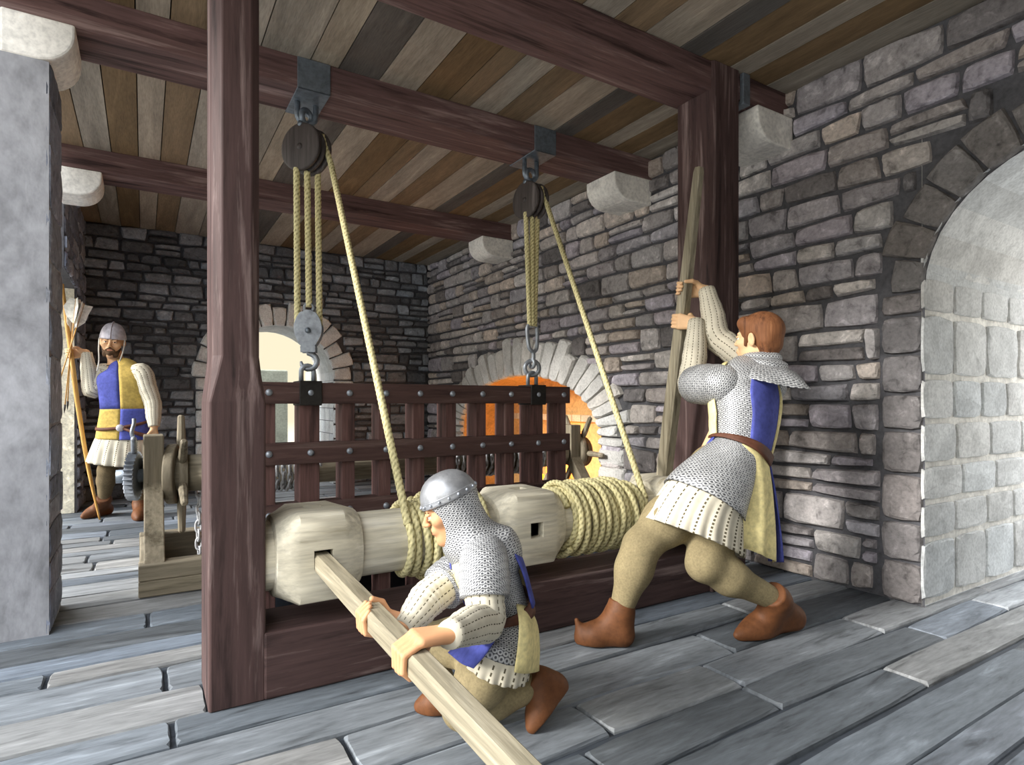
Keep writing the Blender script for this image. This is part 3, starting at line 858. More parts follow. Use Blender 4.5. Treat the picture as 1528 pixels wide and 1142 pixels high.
# ================================================================== people
def m_mail(name, cell, light, dark):
    s = NT(name); uv = s.node('ShaderNodeUVMap'); sep = s.node('ShaderNodeSeparateXYZ'); s.link(uv.outputs[0], sep.inputs[0])
    v = s.math('DIVIDE', sep.outputs[1], cell*.80); row = s.math('FLOOR', v)
    u = s.math('ADD', s.math('DIVIDE', sep.outputs[0], cell), s.math('MULTIPLY', row, .5))
    fu = s.math('SUBTRACT', s.math('FRACT', u), .5); fv = s.math('SUBTRACT', s.math('FRACT', v), .5)
    d = s.math('SQRT', s.math('ADD', s.math('MULTIPLY', fu, fu), s.math('MULTIPLY', fv, fv)))
    e = s.math('ABSOLUTE', s.math('SUBTRACT', d, .36))
    ring = s.ramp(e, [(.09, 1.0), (.20, 0.0)])
    n = s.noise(s.coords(), 14, 4)
    c = s.mix(ring, lin(dark), lin(light)); c = s.mix(1.0, c, s.ramp(n, [(.3, .78), (.7, 1.18)]), 'MULTIPLY')
    s.bump(ring, .5, .004); return s.out(c, .45, .25)
M['mail'] = m_mail('mail rings', .0205, '#b9babb', '#56575b')
M['mail_fine'] = m_mail('fine mail rings', .0150, '#b9babb', '#505156')

def m_quilt():
    s = NT('quilted linen'); uv = s.node('ShaderNodeUVMap'); sep = s.node('ShaderNodeSeparateXYZ'); s.link(uv.outputs[0], sep.inputs[0])
    g = s.math('GREATER_THAN', s.math('ABSOLUTE', s.math('SUBTRACT', s.math('FRACT', sep.outputs[0]), .5)), .435)
    dash = s.math('LESS_THAN', s.math('FRACT', s.math('DIVIDE', sep.outputs[1], .016)), .6)
    n = s.noise(s.coords(), 11, 4); base = s.mix(1.0, lin('#cfc8b5'), s.ramp(n, [(.3, .82), (.7, 1.1)]), 'MULTIPLY')
    return s.out(s.mix(s.math('MULTIPLY', g, dash), base, lin('#57503f')), .85)
M['quilt'] = m_quilt()
M['blue'] = m_paint('blue cloth', '#4d549f', ns=7, lo=.75, hi=1.25, fine=50, rough=.85, bump=.1)
M['yellow'] = m_paint('yellow cloth', '#eadb9e', ns=7, lo=.8, hi=1.12, fine=50, rough=.85, bump=.1)
M['gold'] = m_paint('ochre cloth', '#bfa458', ns=9, lo=.78, hi=1.2, fine=50, rough=.85, bump=.1)
M['hose'] = m_paint('olive wool', '#8a7d5e', ns=9, lo=.85, hi=1.12, fine=120, rough=.9, bump=.1)
M['hose_dark'] = m_paint('brown wool', '#6d5f47', ns=9, lo=.8, hi=1.12, fine=120, rough=.9, bump=.1)
M['leather'] = m_paint('brown leather', '#653f25', ns=9, lo=.72, hi=1.15, rough=.6, bump=.15)
M['belt'] = m_paint('dark belt leather', '#5d3a2b', ns=9, lo=.75, hi=1.15, rough=.6, bump=.1)
M['steel'] = m_paint('helmet steel', '#a3a5a9', ns=7, lo=.78, hi=1.15, rough=.36, metal=.6, bump=.08)
M['steel_pale'] = m_paint('pale helmet', '#c3bfc6', ns=9, lo=.8, hi=1.15, rough=.5, metal=.3, bump=.08)
M['eyewhite'] = m_paint('eye', '#e8e2d6', rough=.3, bump=0, lo=.97, hi=1.02)
M['iris'] = m_paint('iris', '#3a2c20', rough=.3, bump=0)
M['hair'] = m_wood('auburn hair', '#7d5134', '#543320', '#9a6a47', 'z', 16, .7, .4)
M['beard'] = m_wood('brown beard', '#59432f', '#38291c', '#77603f', 'z', 16, .8, .4)
M['cord'] = m_paint('linen cord', '#e6e2d6', ns=20, lo=.85, hi=1.1)
M['bow'] = m_wood('yew bow', '#c99a55', '#9a6f35', '#e0b878', 'z', 14, .5)
M['feather'] = m_paint('goose feather', '#efece2', ns=20, lo=.86, hi=1.08)
def m_skin(name):
    s = NT(name); a = s.node('ShaderNodeAttribute', attribute_name='Col')
    c = s.mix(1.0, a.outputs['Color'], s.ramp(s.noise(s.coords(), 16, 4), [(.3, .92), (.7, 1.06)]), 'MULTIPLY')
    s.b.inputs['Subsurface Weight'].default_value = .06; s.b.inputs['Subsurface Radius'].default_value = (.01, .004, .002); return s.out(c, .6)
M['skin'] = m_skin('skin')

# ---- signed distance modelling: smooth unions of cones and ellipsoids, meshed once
def cone(a, b, ra, rb, k=.02, op='u'): return ('c', V(a), V(b), ra, rb, k, op)
def ell(c, r, rot=None, k=.02, op='u'): return ('e', V(c), rot if rot is not None else Matrix.Identity(3), r, 0, k, op)

def sdf_eval(prims, vox, pad=.02):
    lo = np.array([1e9]*3); hi = -lo; bbs = []
    for p in prims:
        if p[0] == 'c':
            r = max(p[3], p[4]); a = np.minimum(p[1], p[2]) - r; b = np.maximum(p[1], p[2]) + r
        else:
            r = max(p[3]); a = np.array(p[1]) - r; b = np.array(p[1]) + r
        bbs.append((a, b))
        if p[6] == 'u': lo = np.minimum(lo, a); hi = np.maximum(hi, b)
    lo -= pad; n = np.ceil((hi + pad - lo) / vox).astype(int) + 1
    f = np.full(n, .2, np.float32)
    for p, (a, b) in zip(prims, bbs):
        m = p[5] + 4*vox
        i0 = np.maximum(np.floor((a - m - lo)/vox).astype(int), 0); i1 = np.minimum(np.ceil((b + m - lo)/vox).astype(int) + 1, n)
        if np.any(i1 <= i0): continue
        g = [(lo[q] + vox*np.arange(i0[q], i1[q])).astype(np.float32) for q in range(3)]
        X, Y, Z = np.meshgrid(*g, indexing='ij', sparse=True)
        if p[0] == 'c':
            A, B = p[1], p[2]; d = B - A; L2 = max(d.length_squared, 1e-12)
            t = np.clip(((X-A.x)*d.x + (Y-A.y)*d.y + (Z-A.z)*d.z)/L2, 0, 1)
            D = np.sqrt((X-A.x-t*d.x)**2 + (Y-A.y-t*d.y)**2 + (Z-A.z-t*d.z)**2) - (p[3] + (p[4]-p[3])*t)
        else:
            R = p[2]; x, y, z = X-p[1].x, Y-p[1].y, Z-p[1].z; q = []
            for c in range(3): q.append(R[0][c]*x + R[1][c]*y + R[2][c]*z)
            r = p[3]; k0 = np.sqrt(sum((q[c]/r[c])**2 for c in range(3))); k1 = np.sqrt(sum((q[c]/r[c]**2)**2 for c in range(3)))
            D = k0*(k0-1)/np.maximum(k1, 1e-6)
        s = f[i0[0]:i1[0], i0[1]:i1[1], i0[2]:i1[2]]; k = p[5]
        if p[6] == 'u':
            h = np.clip(.5 + .5*(s - D)/k, 0, 1); s[...] = s + (D - s)*h - k*h*(1-h)
        elif p[6] == 'i':
            h = np.clip(.5 - .5*(D - s)/k, 0, 1); s[...] = D + (s - D)*h + k*h*(1-h)
        else:
            D = -D; h = np.clip(.5 - .5*(s - D)/k, 0, 1); s[...] = s + (D - s)*h + k*h*(1-h)
    return f, lo

def sdf_mesh(name, prims, vox, mats, parent=None, colf=None, uvf=None, cut=None, seam=None):
    f, lo = sdf_eval(prims, vox)
    if cut is not None:
        g = [lo[q] + vox*np.arange(f.shape[q]) for q in range(3)]
        X, Y, Z = np.meshgrid(*g, indexing='ij', sparse=True)
        for (p0, nr) in cut:
            f = np.maximum(f, ((X-p0[0])*nr[0] + (Y-p0[1])*nr[1] + (Z-p0[2])*nr[2]).astype(np.float32))
    grid = openvdb.FloatGrid(.2); grid.copyFromArray(f)
    pts, quads = grid.convertToQuads(isovalue=0.0)
    pts = pts.astype(float)*vox + lo
    me = bpy.data.meshes.new(name); me.from_pydata(pts.tolist(), [], [tuple(int(i) for i in reversed(q)) for q in quads])
    mats = mats if isinstance(mats, (list, tuple)) else [mats]
    for m in mats: me.materials.append(M[m])
    me.polygons.foreach_set('use_smooth', [True]*len(me.polygons))
    if colf:
        at = me.color_attributes.new('Col', 'FLOAT_COLOR', 'POINT'); at.data.foreach_set('color', [x for p in pts for x in colf(V(p))])
    if uvf:
        ul = me.uv_layers.new(name='UVMap'); d = []; P = [uvf(V(p)) for p in pts]
        for poly in me.polygons:
            u0 = None
            for vi in poly.vertices:
                u, v, per = P[vi]
                if u0 is None: u0 = u
                while u - u0 > per/2: u -= per
                while u - u0 < -per/2: u += per
                d.extend((u, v))
        ul.data.foreach_set('uv', d)
    me.update()
    bm = bmesh.new(); bm.from_mesh(me); bmesh.ops.recalc_face_normals(bm, faces=bm.faces); bm.to_mesh(me); bm.free()
    o = bpy.data.objects.new(name, me); C.objects.link(o)
    if parent is not None: adopt(o, parent)
    return o

class Frame:
    """local frame: right, forward, up at an origin with a scale"""
    def __init__(s, o, fwd, up, sc=1.0):
        s.o = V(o); s.f = V(fwd).normalized(); s.r = s.f.cross(V(up)).normalized(); s.u = s.r.cross(s.f); s.s = sc
        s.R = Matrix((s.r, s.f, s.u)).transposed()
    def p(s, x, y, z): return s.o + (s.r*x + s.f*y + s.u*z)*s.s
    def inv(s, q):
        d = (V(q) - s.o)/s.s; return V((d.dot(s.r), d.dot(s.f), d.dot(s.u)))

def head_prims(H, neck, nr=.052, ears=True):
    s = H.s; P = []
    def c(a, b, ra, rb, k=.012, op='u'): P.append(cone(H.p(*a), H.p(*b), ra*s, rb*s, k*s, op))
    def e(a, r, k=.015, op='u', rot=None): P.append(ell(H.p(*a), tuple(x*s for x in r), H.R if rot is None else H.R @ rot, k*s, op))
    e((0, -.012, .036), (.075, .096, .088)); e((0, .03, -.04), (.060, .060, .078), .03)
    c((-.035, .01, -.085), (0, .074, -.103), .026, .020, .03); c((.035, .01, -.085), (0, .074, -.103), .026, .020, .03)
    c((-.034, .080, .026), (.034, .080, .026), .012, .012, .014)
    for q in (-1, 1):
        e((q*.031, .104, .003), (.018, .014, .010), .012, 's'); e((q*.046, .058, -.020), (.024, .026, .022), .025)
    c((0, .090, .014), (0, .114, -.022), .008, .0105, .010)
    for q in (-1, 1): e((q*.0105, .104, -.026), (.0075, .010, .007), .006)
    e((0, .088, -.058), (.026, .016, .020), .015)
    c((-.017, .098, -.055), (.017, .098, -.055), .0045, .0045, .005); c((-.014, .099, -.064), (.014, .099, -.064), .0058, .0058, .004)
    e((0, .106, -.0597), (.021, .008, .0018), .003, 's')
    for q in (-1, 1):
        rt = Euler((-.15, q*.1, q*.35)).to_matrix()
        if ears: e((q*.079, -.006, -.004), (.010, .021, .034), .006, 'u', rt)
        if ears: e((q*.088, -.001, .002), (.006, .012, .021), .004, 's', rt)
        e((q*.031, .0865, .0115), (.0175, .013, .0055), .005); e((q*.031, .0855, -.0065), (.0165, .012, .0045), .005)
    P.append(cone(H.p(0, -.025, -.06), neck, nr*s, (nr + .006)*s, .03*s))
    return P

def eyes(H, parent):
    for q in (-1, 1):
        mb = MB(); mb.sphere(H.p(q*.031, .0805, .003), .0125*H.s, 16, 10); mb.build('eye', 'eyewhite', parent, True)
        e = [o for o in C.objects if o.parent == parent and o.name.startswith('eye')][-1]
        mb = MB(); mb.lathe(H.p(q*.031, .0805, .003), H.f, [(.0065*H.s, .0095*H.s), (.0055*H.s, .0118*H.s), (.002*H.s, .0129*H.s)], 14); mb.build('iris', 'iris', parent, True)
def brows(H, parent, m):
    for q in (-1, 1):
        mb = MB(); pts = smooth_path([H.p(q*.013, .0945, .021), H.p(q*.03, .0925, .0275), H.p(q*.047, .082, .021)], 5)
        mb.tube(pts, [.003*H.s]*5 + [.0035*H.s]*3 + [.0018*H.s]*(len(pts)-8), 6); mb.build('eyebrow', m, parent, True)

def grip(c, a, e1, side, s, rb, tip=0.0):
    """hand closed round a bar: a towards the thumb, e1 towards the wrist; returns prims, wrist"""
    c = V(c); a = V(a).normalized(); e1 = (V(e1) - a*V(e1).dot(a)).normalized(); e2 = a.cross(e1)*side
    pol = lambda ph, r, k=0: c + a*k + (e1*math.cos(ph) + e2*math.sin(ph))*r
    D = math.radians; P = []; wr = c + e1*(rb + .082*s) + e2*.014*s - a*.006*s
    hub = c + e1*(rb + .060*s) + e2*(.016*s)
    P.append(cone(wr, hub, .024*s, .022*s, .012*s))
    for i, (k, r, ln) in enumerate(((.031, .0098, 1), (.0105, .0102, 1.06), (-.0105, .0098, 1), (-.031, .0088, .86))):
        k *= s; r *= s; R = rb + r*.92
        mcp = pol(D(62), rb + .020*s, k); pip = pol(D(128), R + .006*s, k*.94); dip = pol(D(128 + 62*ln), R + .001*s, k*.9); tp = pol(D(128 + 62*ln + 46*ln), R - .001*s, k*.88)
        P.append(cone(wr + a*k*.45, mcp, .0165*s, .0125*s, .014*s))
        P.append(cone(mcp, pip, r*1.10, r*.98, .004*s)); P.append(cone(pip, dip, r*.98, r*.90, .0015*s)); P.append(cone(dip, tp, r*.92, r*.80, .0015*s))
    b0 = wr.lerp(c, .30) + a*.016*s; t1 = pol(D(2), rb + .024*s, .036*s); t2 = pol(D(-42), rb + .012*s, .041*s); t3 = pol(D(-92), rb + .010*s, .036*s)
    P += [cone(b0, t1, .019*s, .0135*s, .012*s), cone(t1, t2, .0125*s, .0112*s, .004*s), cone(t2, t3, .0112*s, .0092*s, .003*s)]
    return P, wr

def skin_col(base, dark=None, lips=None, H=None):
    b = lin(base); lp = lin(lips or base)
    def f(p):
        if H is not None:
            q = H.inv(p)
            if abs(q.x) < .019 and q.y > .085 and -.0705 < q.z < -.049: return lp
        return b
    return f

# ---- trunk: rings along the spine
class Trunk:
    def __init__(s, keys, fwd0):
        """keys: (centre, lateral dir, rx, ry) from hem to neck"""
        s.k = keys; s.n = len(keys); s.f0 = V(fwd0).normalized()
    def at(s, h):
        i = min(max(int(h), 0), s.n - 2); t = h - i
        K = [s.k[min(max(j, 0), s.n - 1)] for j in (i-1, i, i+1, i+2)]
        def cr(g):
            a, b, c, d = [g(k) for k in K]
            return .5*((2*b) + (c-a)*t + (2*a-5*b+4*c-d)*t*t + (3*b-a-3*c+d)*t*t*t)
        c = cr(lambda k: V(k[0])); lat = cr(lambda k: V(k[1])); rx = cr(lambda k: k[2]); ry = cr(lambda k: k[3])
        return c, lat, rx, ry
    def frame(s, h):
        c, lat, rx, ry = s.at(h); e = .05
        t = (s.at(min(h+e, s.n-1))[0] - s.at(max(h-e, 0))[0]).normalized()
        if t.z < 0: t = -t
        lat = (lat - t*lat.dot(t)).normalized(); f = lat.cross(t)
        if f.dot(s.f0) < 0: f = -f
        return c, lat, f, rx, ry, t
    def pt(s, h, th, off=0, fold=0, nf=9, ph=0):
        c, lat, f, rx, ry, t = s.frame(h); p = 2.35
        k = 1/((abs(math.sin(th))**p + abs(math.cos(th))**p)**(1/p)); k = .35*k + .65*min(k, 1.08)
        m = 1 + fold*math.sin(nf*th + ph)
        return c + lat*(math.sin(th)*k*(rx*m + off)) + f*(math.cos(th)*k*(ry*m + off))
    def loft(s, h0, h1, nh, th0=0, th1=2*PI, nt=48, off=0, fold=None, nf=9, cellu=True, tilt=None, ucount=None):
        R = []; vs = [0]; full = abs(th1 - th0 - 2*PI) < 1e-6
        for i in range(nh + 1):
            h = h0 + (h1-h0)*i/nh; fo = fold(h) if fold else 0; ring = []
            for j in range(nt if full else nt + 1):
                th = th0 + (th1-th0)*j/nt; hh = h + (tilt(th)*(1 - i/nh) if tilt else 0)
                ring.append(s.pt(min(max(hh, 0), s.n-1.001), th, off, fo, nf, .8*h))
            R.append(ring)
            if i: vs.append(vs[-1] + sum((a-b).length for a, b in zip(R[i], R[i-1]))/len(ring))
        rm = sum(s.at(h0 + (h1-h0)*q/4)[2] + s.at(h0 + (h1-h0)*q/4)[3] for q in range(5))/10
        us = [(th0 + (th1-th0)*j/nt)*rm for j in range(nt + 1)]
        if ucount: us = [(th0 + (th1-th0)*j/nt)/(2*PI)*ucount for j in range(nt + 1)]
        return R, us, vs, full
    def mesh(s, name, m, parent, h0, h1, nh=24, solid=.006, **k):
        R, us, vs, full = s.loft(h0, h1, nh, **k); mb = MB(); mb.rings(R, full, False, 0, None, (us, vs))
        return mb.build(name, m, parent, True, solid=solid)

def sleeve(name, m, parent, pts, rads, ribs=14, amp=.035, n=84, per=8, solid=0, cuff=True, uvper=True):
    P = smooth_path(pts, per); rr = lerpl(rads, len(P)); L = [0]
    for a, b in zip(P, P[1:]): L.append(L[-1] + (b-a).length)
    mod = (lambda th, i: 1 + amp*(abs(math.sin(ribs*th/2))**.6 - .7)) if amp else None
    fr = frames(P); R = []
    for i, (p, (t, a, b)) in enumerate(zip(P, fr)):
        wr = 1 + .02*math.sin(i*1.9) + .012*math.sin(i*3.1 + 1)
        R.append([p + (a*math.cos(2*PI*j/n) + b*math.sin(2*PI*j/n))*(rr[i]*wr*(mod(2*PI*j/n, i) if mod else 1)) for j in range(n)])
    us = [j/n*ribs if uvper else 2*PI*(j/n)*(sum(rr)/len(rr)) for j in range(n + 1)]
    if not uvper:
        L2 = [[0]*n]
        for r0, r1 in zip(R, R[1:]): L2.append([l + (p1-p0).length for l, p0, p1 in zip(L2[-1], r0, r1)])
        L = L2
    mb = MB(); mb.rings(R, True, True, 0, None, (us, L))
    return mb, P, rr

def limb(prims, pts, rads, k=.03):
    for a, b, ra, rb in zip(pts, pts[1:], rads, rads[1:]): prims.append(cone(a, b, ra, rb, k))

def shoe(name, parent, ankle, heel, toe, s, m='leather', curl=0.0, sole_up=None, top=.11):
    """ankle boot: heel and toe are points on the sole line"""
    ankle, heel, toe = V(ankle), V(heel), V(toe); f = (toe - heel).normalized(); L = (toe - heel).length
    up = V(sole_up) if sole_up is not None else V((0, 0, 1)); up = (up - f*up.dot(f)).normalized(); sd = f.cross(up)
    q = lambda x, y, z: heel + f*(x*L) + sd*(y*s) + up*(z*s)
    P = [cone(q(.12, 0, .036), q(.74, .002, .030), .040*s, .040*s, .03*s), cone(q(.70, .002, .030), q(.93, .0, .022), .038*s, .022*s, .05*s), cone(q(.88, 0, .024), q(1.02, 0, .022 + curl), .024*s, .010*s, .03*s),
         cone(q(.14, 0, .055), ankle, .040*s, .046*s, .05*s), cone(q(.58, 0, .045), ankle, .030*s, .042*s, .06*s)]
    cut = [(heel - up*(-.002*s), -up)]
    ax = (ankle - q(.2, 0, .04)).normalized()
    P.append(cone(ankle, ankle + ax*.035*s, .046*s, .050*s, .01*s)); cut.append((ankle + ax*.045*s, ax))
    return sdf_mesh(name, P, .0055*max(s, .8), m, parent, cut=cut)

def upright(px):
    a = ray(px); L = math.hypot(*a); vd = V((a[0]/L, a[1]/L, 0)); return V((vd.y, -vd.x, 0)), -vd      # picture right, towards viewer

VX = .0036
# ------------------------------------------------------------------ the bareheaded man hauling the tall lever
def lever_man():
    s = 1.0; rt, tv = upright(1120); Z = V((0, 0, 1))
    ba = (L2b - L2a).normalized(); on = lambda z: L2a + ba*((z - L2a.z)/ba.z)
    e1 = (rt*.93 + tv*.36)
    gl, wl = grip(on(1.482), ba, rt*.80 + tv*.55 - Z*.2, -1, 1.0, .031)
    gr, wr = grip(on(1.655), ba, rt*.95 - tv*.10 - Z*.2, 1, 1.0, .030)
    faceyaw = math.radians(27)
    fh = (-rt)*math.cos(faceyaw) + (-tv)*math.sin(faceyaw) + Z*.06
    H = Frame(pd(1131, 507, 2.85), fh, Z + fh*-.08, .95)
    neck = pd(1128, 556, 2.86)
    shl, shr = pd(1072, 572, 2.78), pd(1150, 570, 3.0)
    ell_, elr = pd(1034, 575, 2.99), pd(1072, 505, 3.10)
    pel = pd(1070, 705, 2.74); hl, hr = pd(1040, 735, 2.70), pd(1080, 745, 2.78)
    kl, kr = pd(957, 815, 2.60), pd(1050, 842, 2.56); al, ar = pd(926, 912, 2.60), pd(1157, 895, 2.66)
    P = head_prims(H, neck)
    P += [cone(neck, pd(1118, 600, 2.85), .06, .10, .05), cone(pd(1118, 600, 2.85), pel, .11, .11, .05), cone(shl, shr, .05, .05, .04)]
    limb(P, [shl, ell_, wl], [.05, .04, .028]); limb(P, [shr, elr, wr], [.05, .04, .028])
    limb(P, [hl, kl, al], [.075, .05, .036]); limb(P, [hr, kr, ar], [.075, .05, .036])
    P += gl + gr
    me = sdf_mesh('person', P, VX, 'skin', None, colf=skin_col('#e2b98f', lips='#c98d74', H=H))
    tag(me, 'bareheaded man in mail and tabard hauling on the tall upright lever', 'person', 'men at arms working in the room')
    eyes(H, me); brows(H, me, 'hair')
    # hair cap with sideburns
    hp = [ell(H.p(0, -.020, .044), (.084, .104, .092), H.R, .01), cone(H.p(0, -.075, -.03), H.p(0, -.060, -.075), .045, .032, .03),
          cone(H.p(-.04, -.06, -.01), H.p(-.03, -.06, -.06), .04, .03, .02), cone(H.p(.04, -.06, -.01), H.p(.03, -.06, -.06), .04, .03, .02),
          cone(H.p(-.05, .05, .078), H.p(.05, .05, .078), .034, .034, .02)]
    for q in (-1, 1):
        hp += [cone(H.p(q*.070, .026, .03), H.p(q*.068, .030, -.035), .010, .007, .01)]
    for q in (-1, 1): hp.append(ell(H.p(q*.09, -.004, -.010), (.03, .024, .036), H.R, .008, 's'))
    hp.append(ell(H.p(0, .100, -.018), (.075, .062, .066), H.R, .012, 's'))
    hp.append(ell(H.p(0, .06, -.10), (.12, .07, .075), H.R, .012, 's'))
    sdf_mesh('hair', hp, .004, 'hair', me)
    # trunk
    lat = V((-.93, -.30, 0)); lat2 = V((-.97, -.22, 0)); f0 = V((-.2, .97, 0))
    K = [(pd(1034, 804, 2.66), lat, .265, .215), (pd(1052, 752, 2.69), lat, .215, .18), (pd(1085, 704, 2.735), lat, .165, .135), (pd(1103, 675, 2.76), lat, .140, .112),
         (pd(1110, 635, 2.80), lat, .158, .122), (pd(1113, 595, 2.84), lat2, .172, .126), (pd(1118, 566, 2.86), lat2, .150, .105), (pd(1126, 545, 2.87), lat2, .085, .08)]
    T = Trunk(K, f0)
    ms = T.mesh('mail_shirt', 'mail', me, .98, 6.9, 44, off=.004, fold=lambda h: .012, nf=7)
    T.mesh('gambeson_skirt', 'quilt', me, .02, 1.35, 12, off=-.010, nt=176, fold=lambda h: .030*max(1.15-h, 0) + .003, nf=22, ucount=22)
    # mail sleeves
    for a, b, c in ((shl, shl.lerp(ell_, .55), shl.lerp(ell_, .9)), (shr, shr.lerp(elr, .4), shr.lerp(elr, .55))):
        mb, _, _ = sleeve('x', 'mail', me, [a.lerp(pd(1116, 590, 2.86), .75), a.lerp(pd(1116, 590, 2.86), .2) , b, c], [.05, .096, .098, .092], amp=0, uvper=False, n=40)
        mb.build('mail_sleeve', 'mail', me, True)
    for a, b, c in ((shl, ell_, wl), (shr, elr, wr)):
        d = (c - b).normalized()
        mb, _, _ = sleeve('x', 'quilt', me, [a, a.lerp(b, .75), b + (b-a).normalized()*.012, b.lerp(c, .45), c + d*.012], [.066, .070, .068, .060, .044], 13)
        mb.build('sleeve', 'quilt', me, True)
    # mail hood lying on the shoulders
    R = []; us = []; nt = 60
    rows = [(.062, .070, .018, 0), (.078, .088, .004, .004), (.075, .083, -.012, .0), (.094, .104, -.022, .006), (.094, .102, -.040, .004), (.125, .128, -.052, .008), (.155, .160, -.085, .012), (.178, .178, -.118, .016)]
    for i, (a, b, z, fo) in enumerate(rows):
        ring = []
        for j in range(nt):
            th = 2*PI*j/nt; back = max(0, -math.cos(th))
            k = 1 + fo*3*math.sin(6*th + i)
            p = H.p(0, -.022, -.088) + H.r*0
            p = p + lat2*(-math.sin(th)*a*k) + f0*(math.cos(th)*b*k*(1 + .22*back*(i/7))) + Z*(z - .04*back*(i/7) + .018*(1-back)*(i/7))
            ring.append(p)
        R.append(ring)
    R2 = []
    for i in range(len(R) - 1):
        for q in range(3): R2.append([R[i][j].lerp(R[i+1][j], q/3) for j in range(nt)])
    R2.append(R[-1])
    vs = [0]
    for a, b in zip(R2, R2[1:]): vs.append(vs[-1] + max((a[0]-b[0]).length, .006))
    mb = MB(); mb.rings(R2, True, False, 0, None, ([2*PI*j/nt*.12 for j in range(nt + 1)], vs)); mb.build('mail_hood', 'mail', me, True, solid=.006, subsurf=1)
    # tabard: theta 0 front, positive = his left
    d_ = math.radians
    def drop(name, m, a0, a1, h, ln, flare, shift, off=.014, nt=14):
        R = []; vs = [0]
        for i in range(13):
            t = i/12; ring = []
            for j in range(nt + 1):
                th = a0 + (a1-a0)*j/nt; c, lt_, f, rx, ry, tt = T.frame(h); o = (lt_*math.sin(th) + f*math.cos(th)); o.z = 0; o.normalize()
                ring.append(T.pt(h, th, off) - Z*(ln*t) + o*(flare*t**.8 + .012*math.sin(j*1.1 + 2*t)*t) + V(shift)*t*t)
            R.append(ring)
        mb = MB(); mb.rings(R, False, False); return mb.build(name, m, me, True, solid=.006)
    back = []
    for nm, m, a0, a1 in (('tabard_back', 'blue', 128, 196), ('tabard_back', 'yellow', 196, 246)):
        T.mesh(nm, m, me, 3.05, 6.4, 20, th0=d_(a0), th1=d_(a1), nt=14, off=.014, fold=lambda h: .01, nf=8)
    for nm, m, a0, a1 in (('tabard_front', 'yellow', 0, 62), ('tabard_front', 'blue', -62, 0)):
        T.mesh(nm, m, me, 3.05, 6.2, 20, th0=d_(a0), th1=d_(a1), nt=14, off=.018, fold=lambda h: .02, nf=6)
    drop('tabard_tail', 'yellow', d_(112), d_(190), 3.0, .455, .055, -rt*.02)
    drop('tabard_tail', 'blue', d_(190), d_(236), 3.0, .445, .06, -rt*.01)
    drop('tabard_skirt', 'blue', d_(0), d_(55), 3.0, .34, .16, (0, 0, 0)); drop('tabard_skirt', 'yellow', d_(-55), d_(0), 3.0, .34, .16, (0, 0, 0))
    T.mesh('belt', 'belt', me, 2.86, 3.16, 3, off=.022, solid=.007)
    # hose and boots
    hs = []
    limb(hs, [pel, hl, hl.lerp(kl, .55), kl, kl.lerp(al, .35), al], [.12, .112, .100, .072, .074, .048], .05); limb(hs, [pel, hr, hr.lerp(kr, .55), kr, kr.lerp(ar, .35), ar], [.12, .112, .094, .064, .070, .048], .06)
    sdf_mesh('hose', hs, .0075, 'hose', me)
    fl_ = lambda px, py: pd(px, py, EYE*FPX/(py-HORY))
    shoe('boot', me, al, fl_(938, 963), fl_(862, 960), 1.08, curl=.07)
    shoe('boot', me, ar, fl_(1193, 936) , fl_(1101, 957), 1.18, curl=.0)
    return me
lever_man()

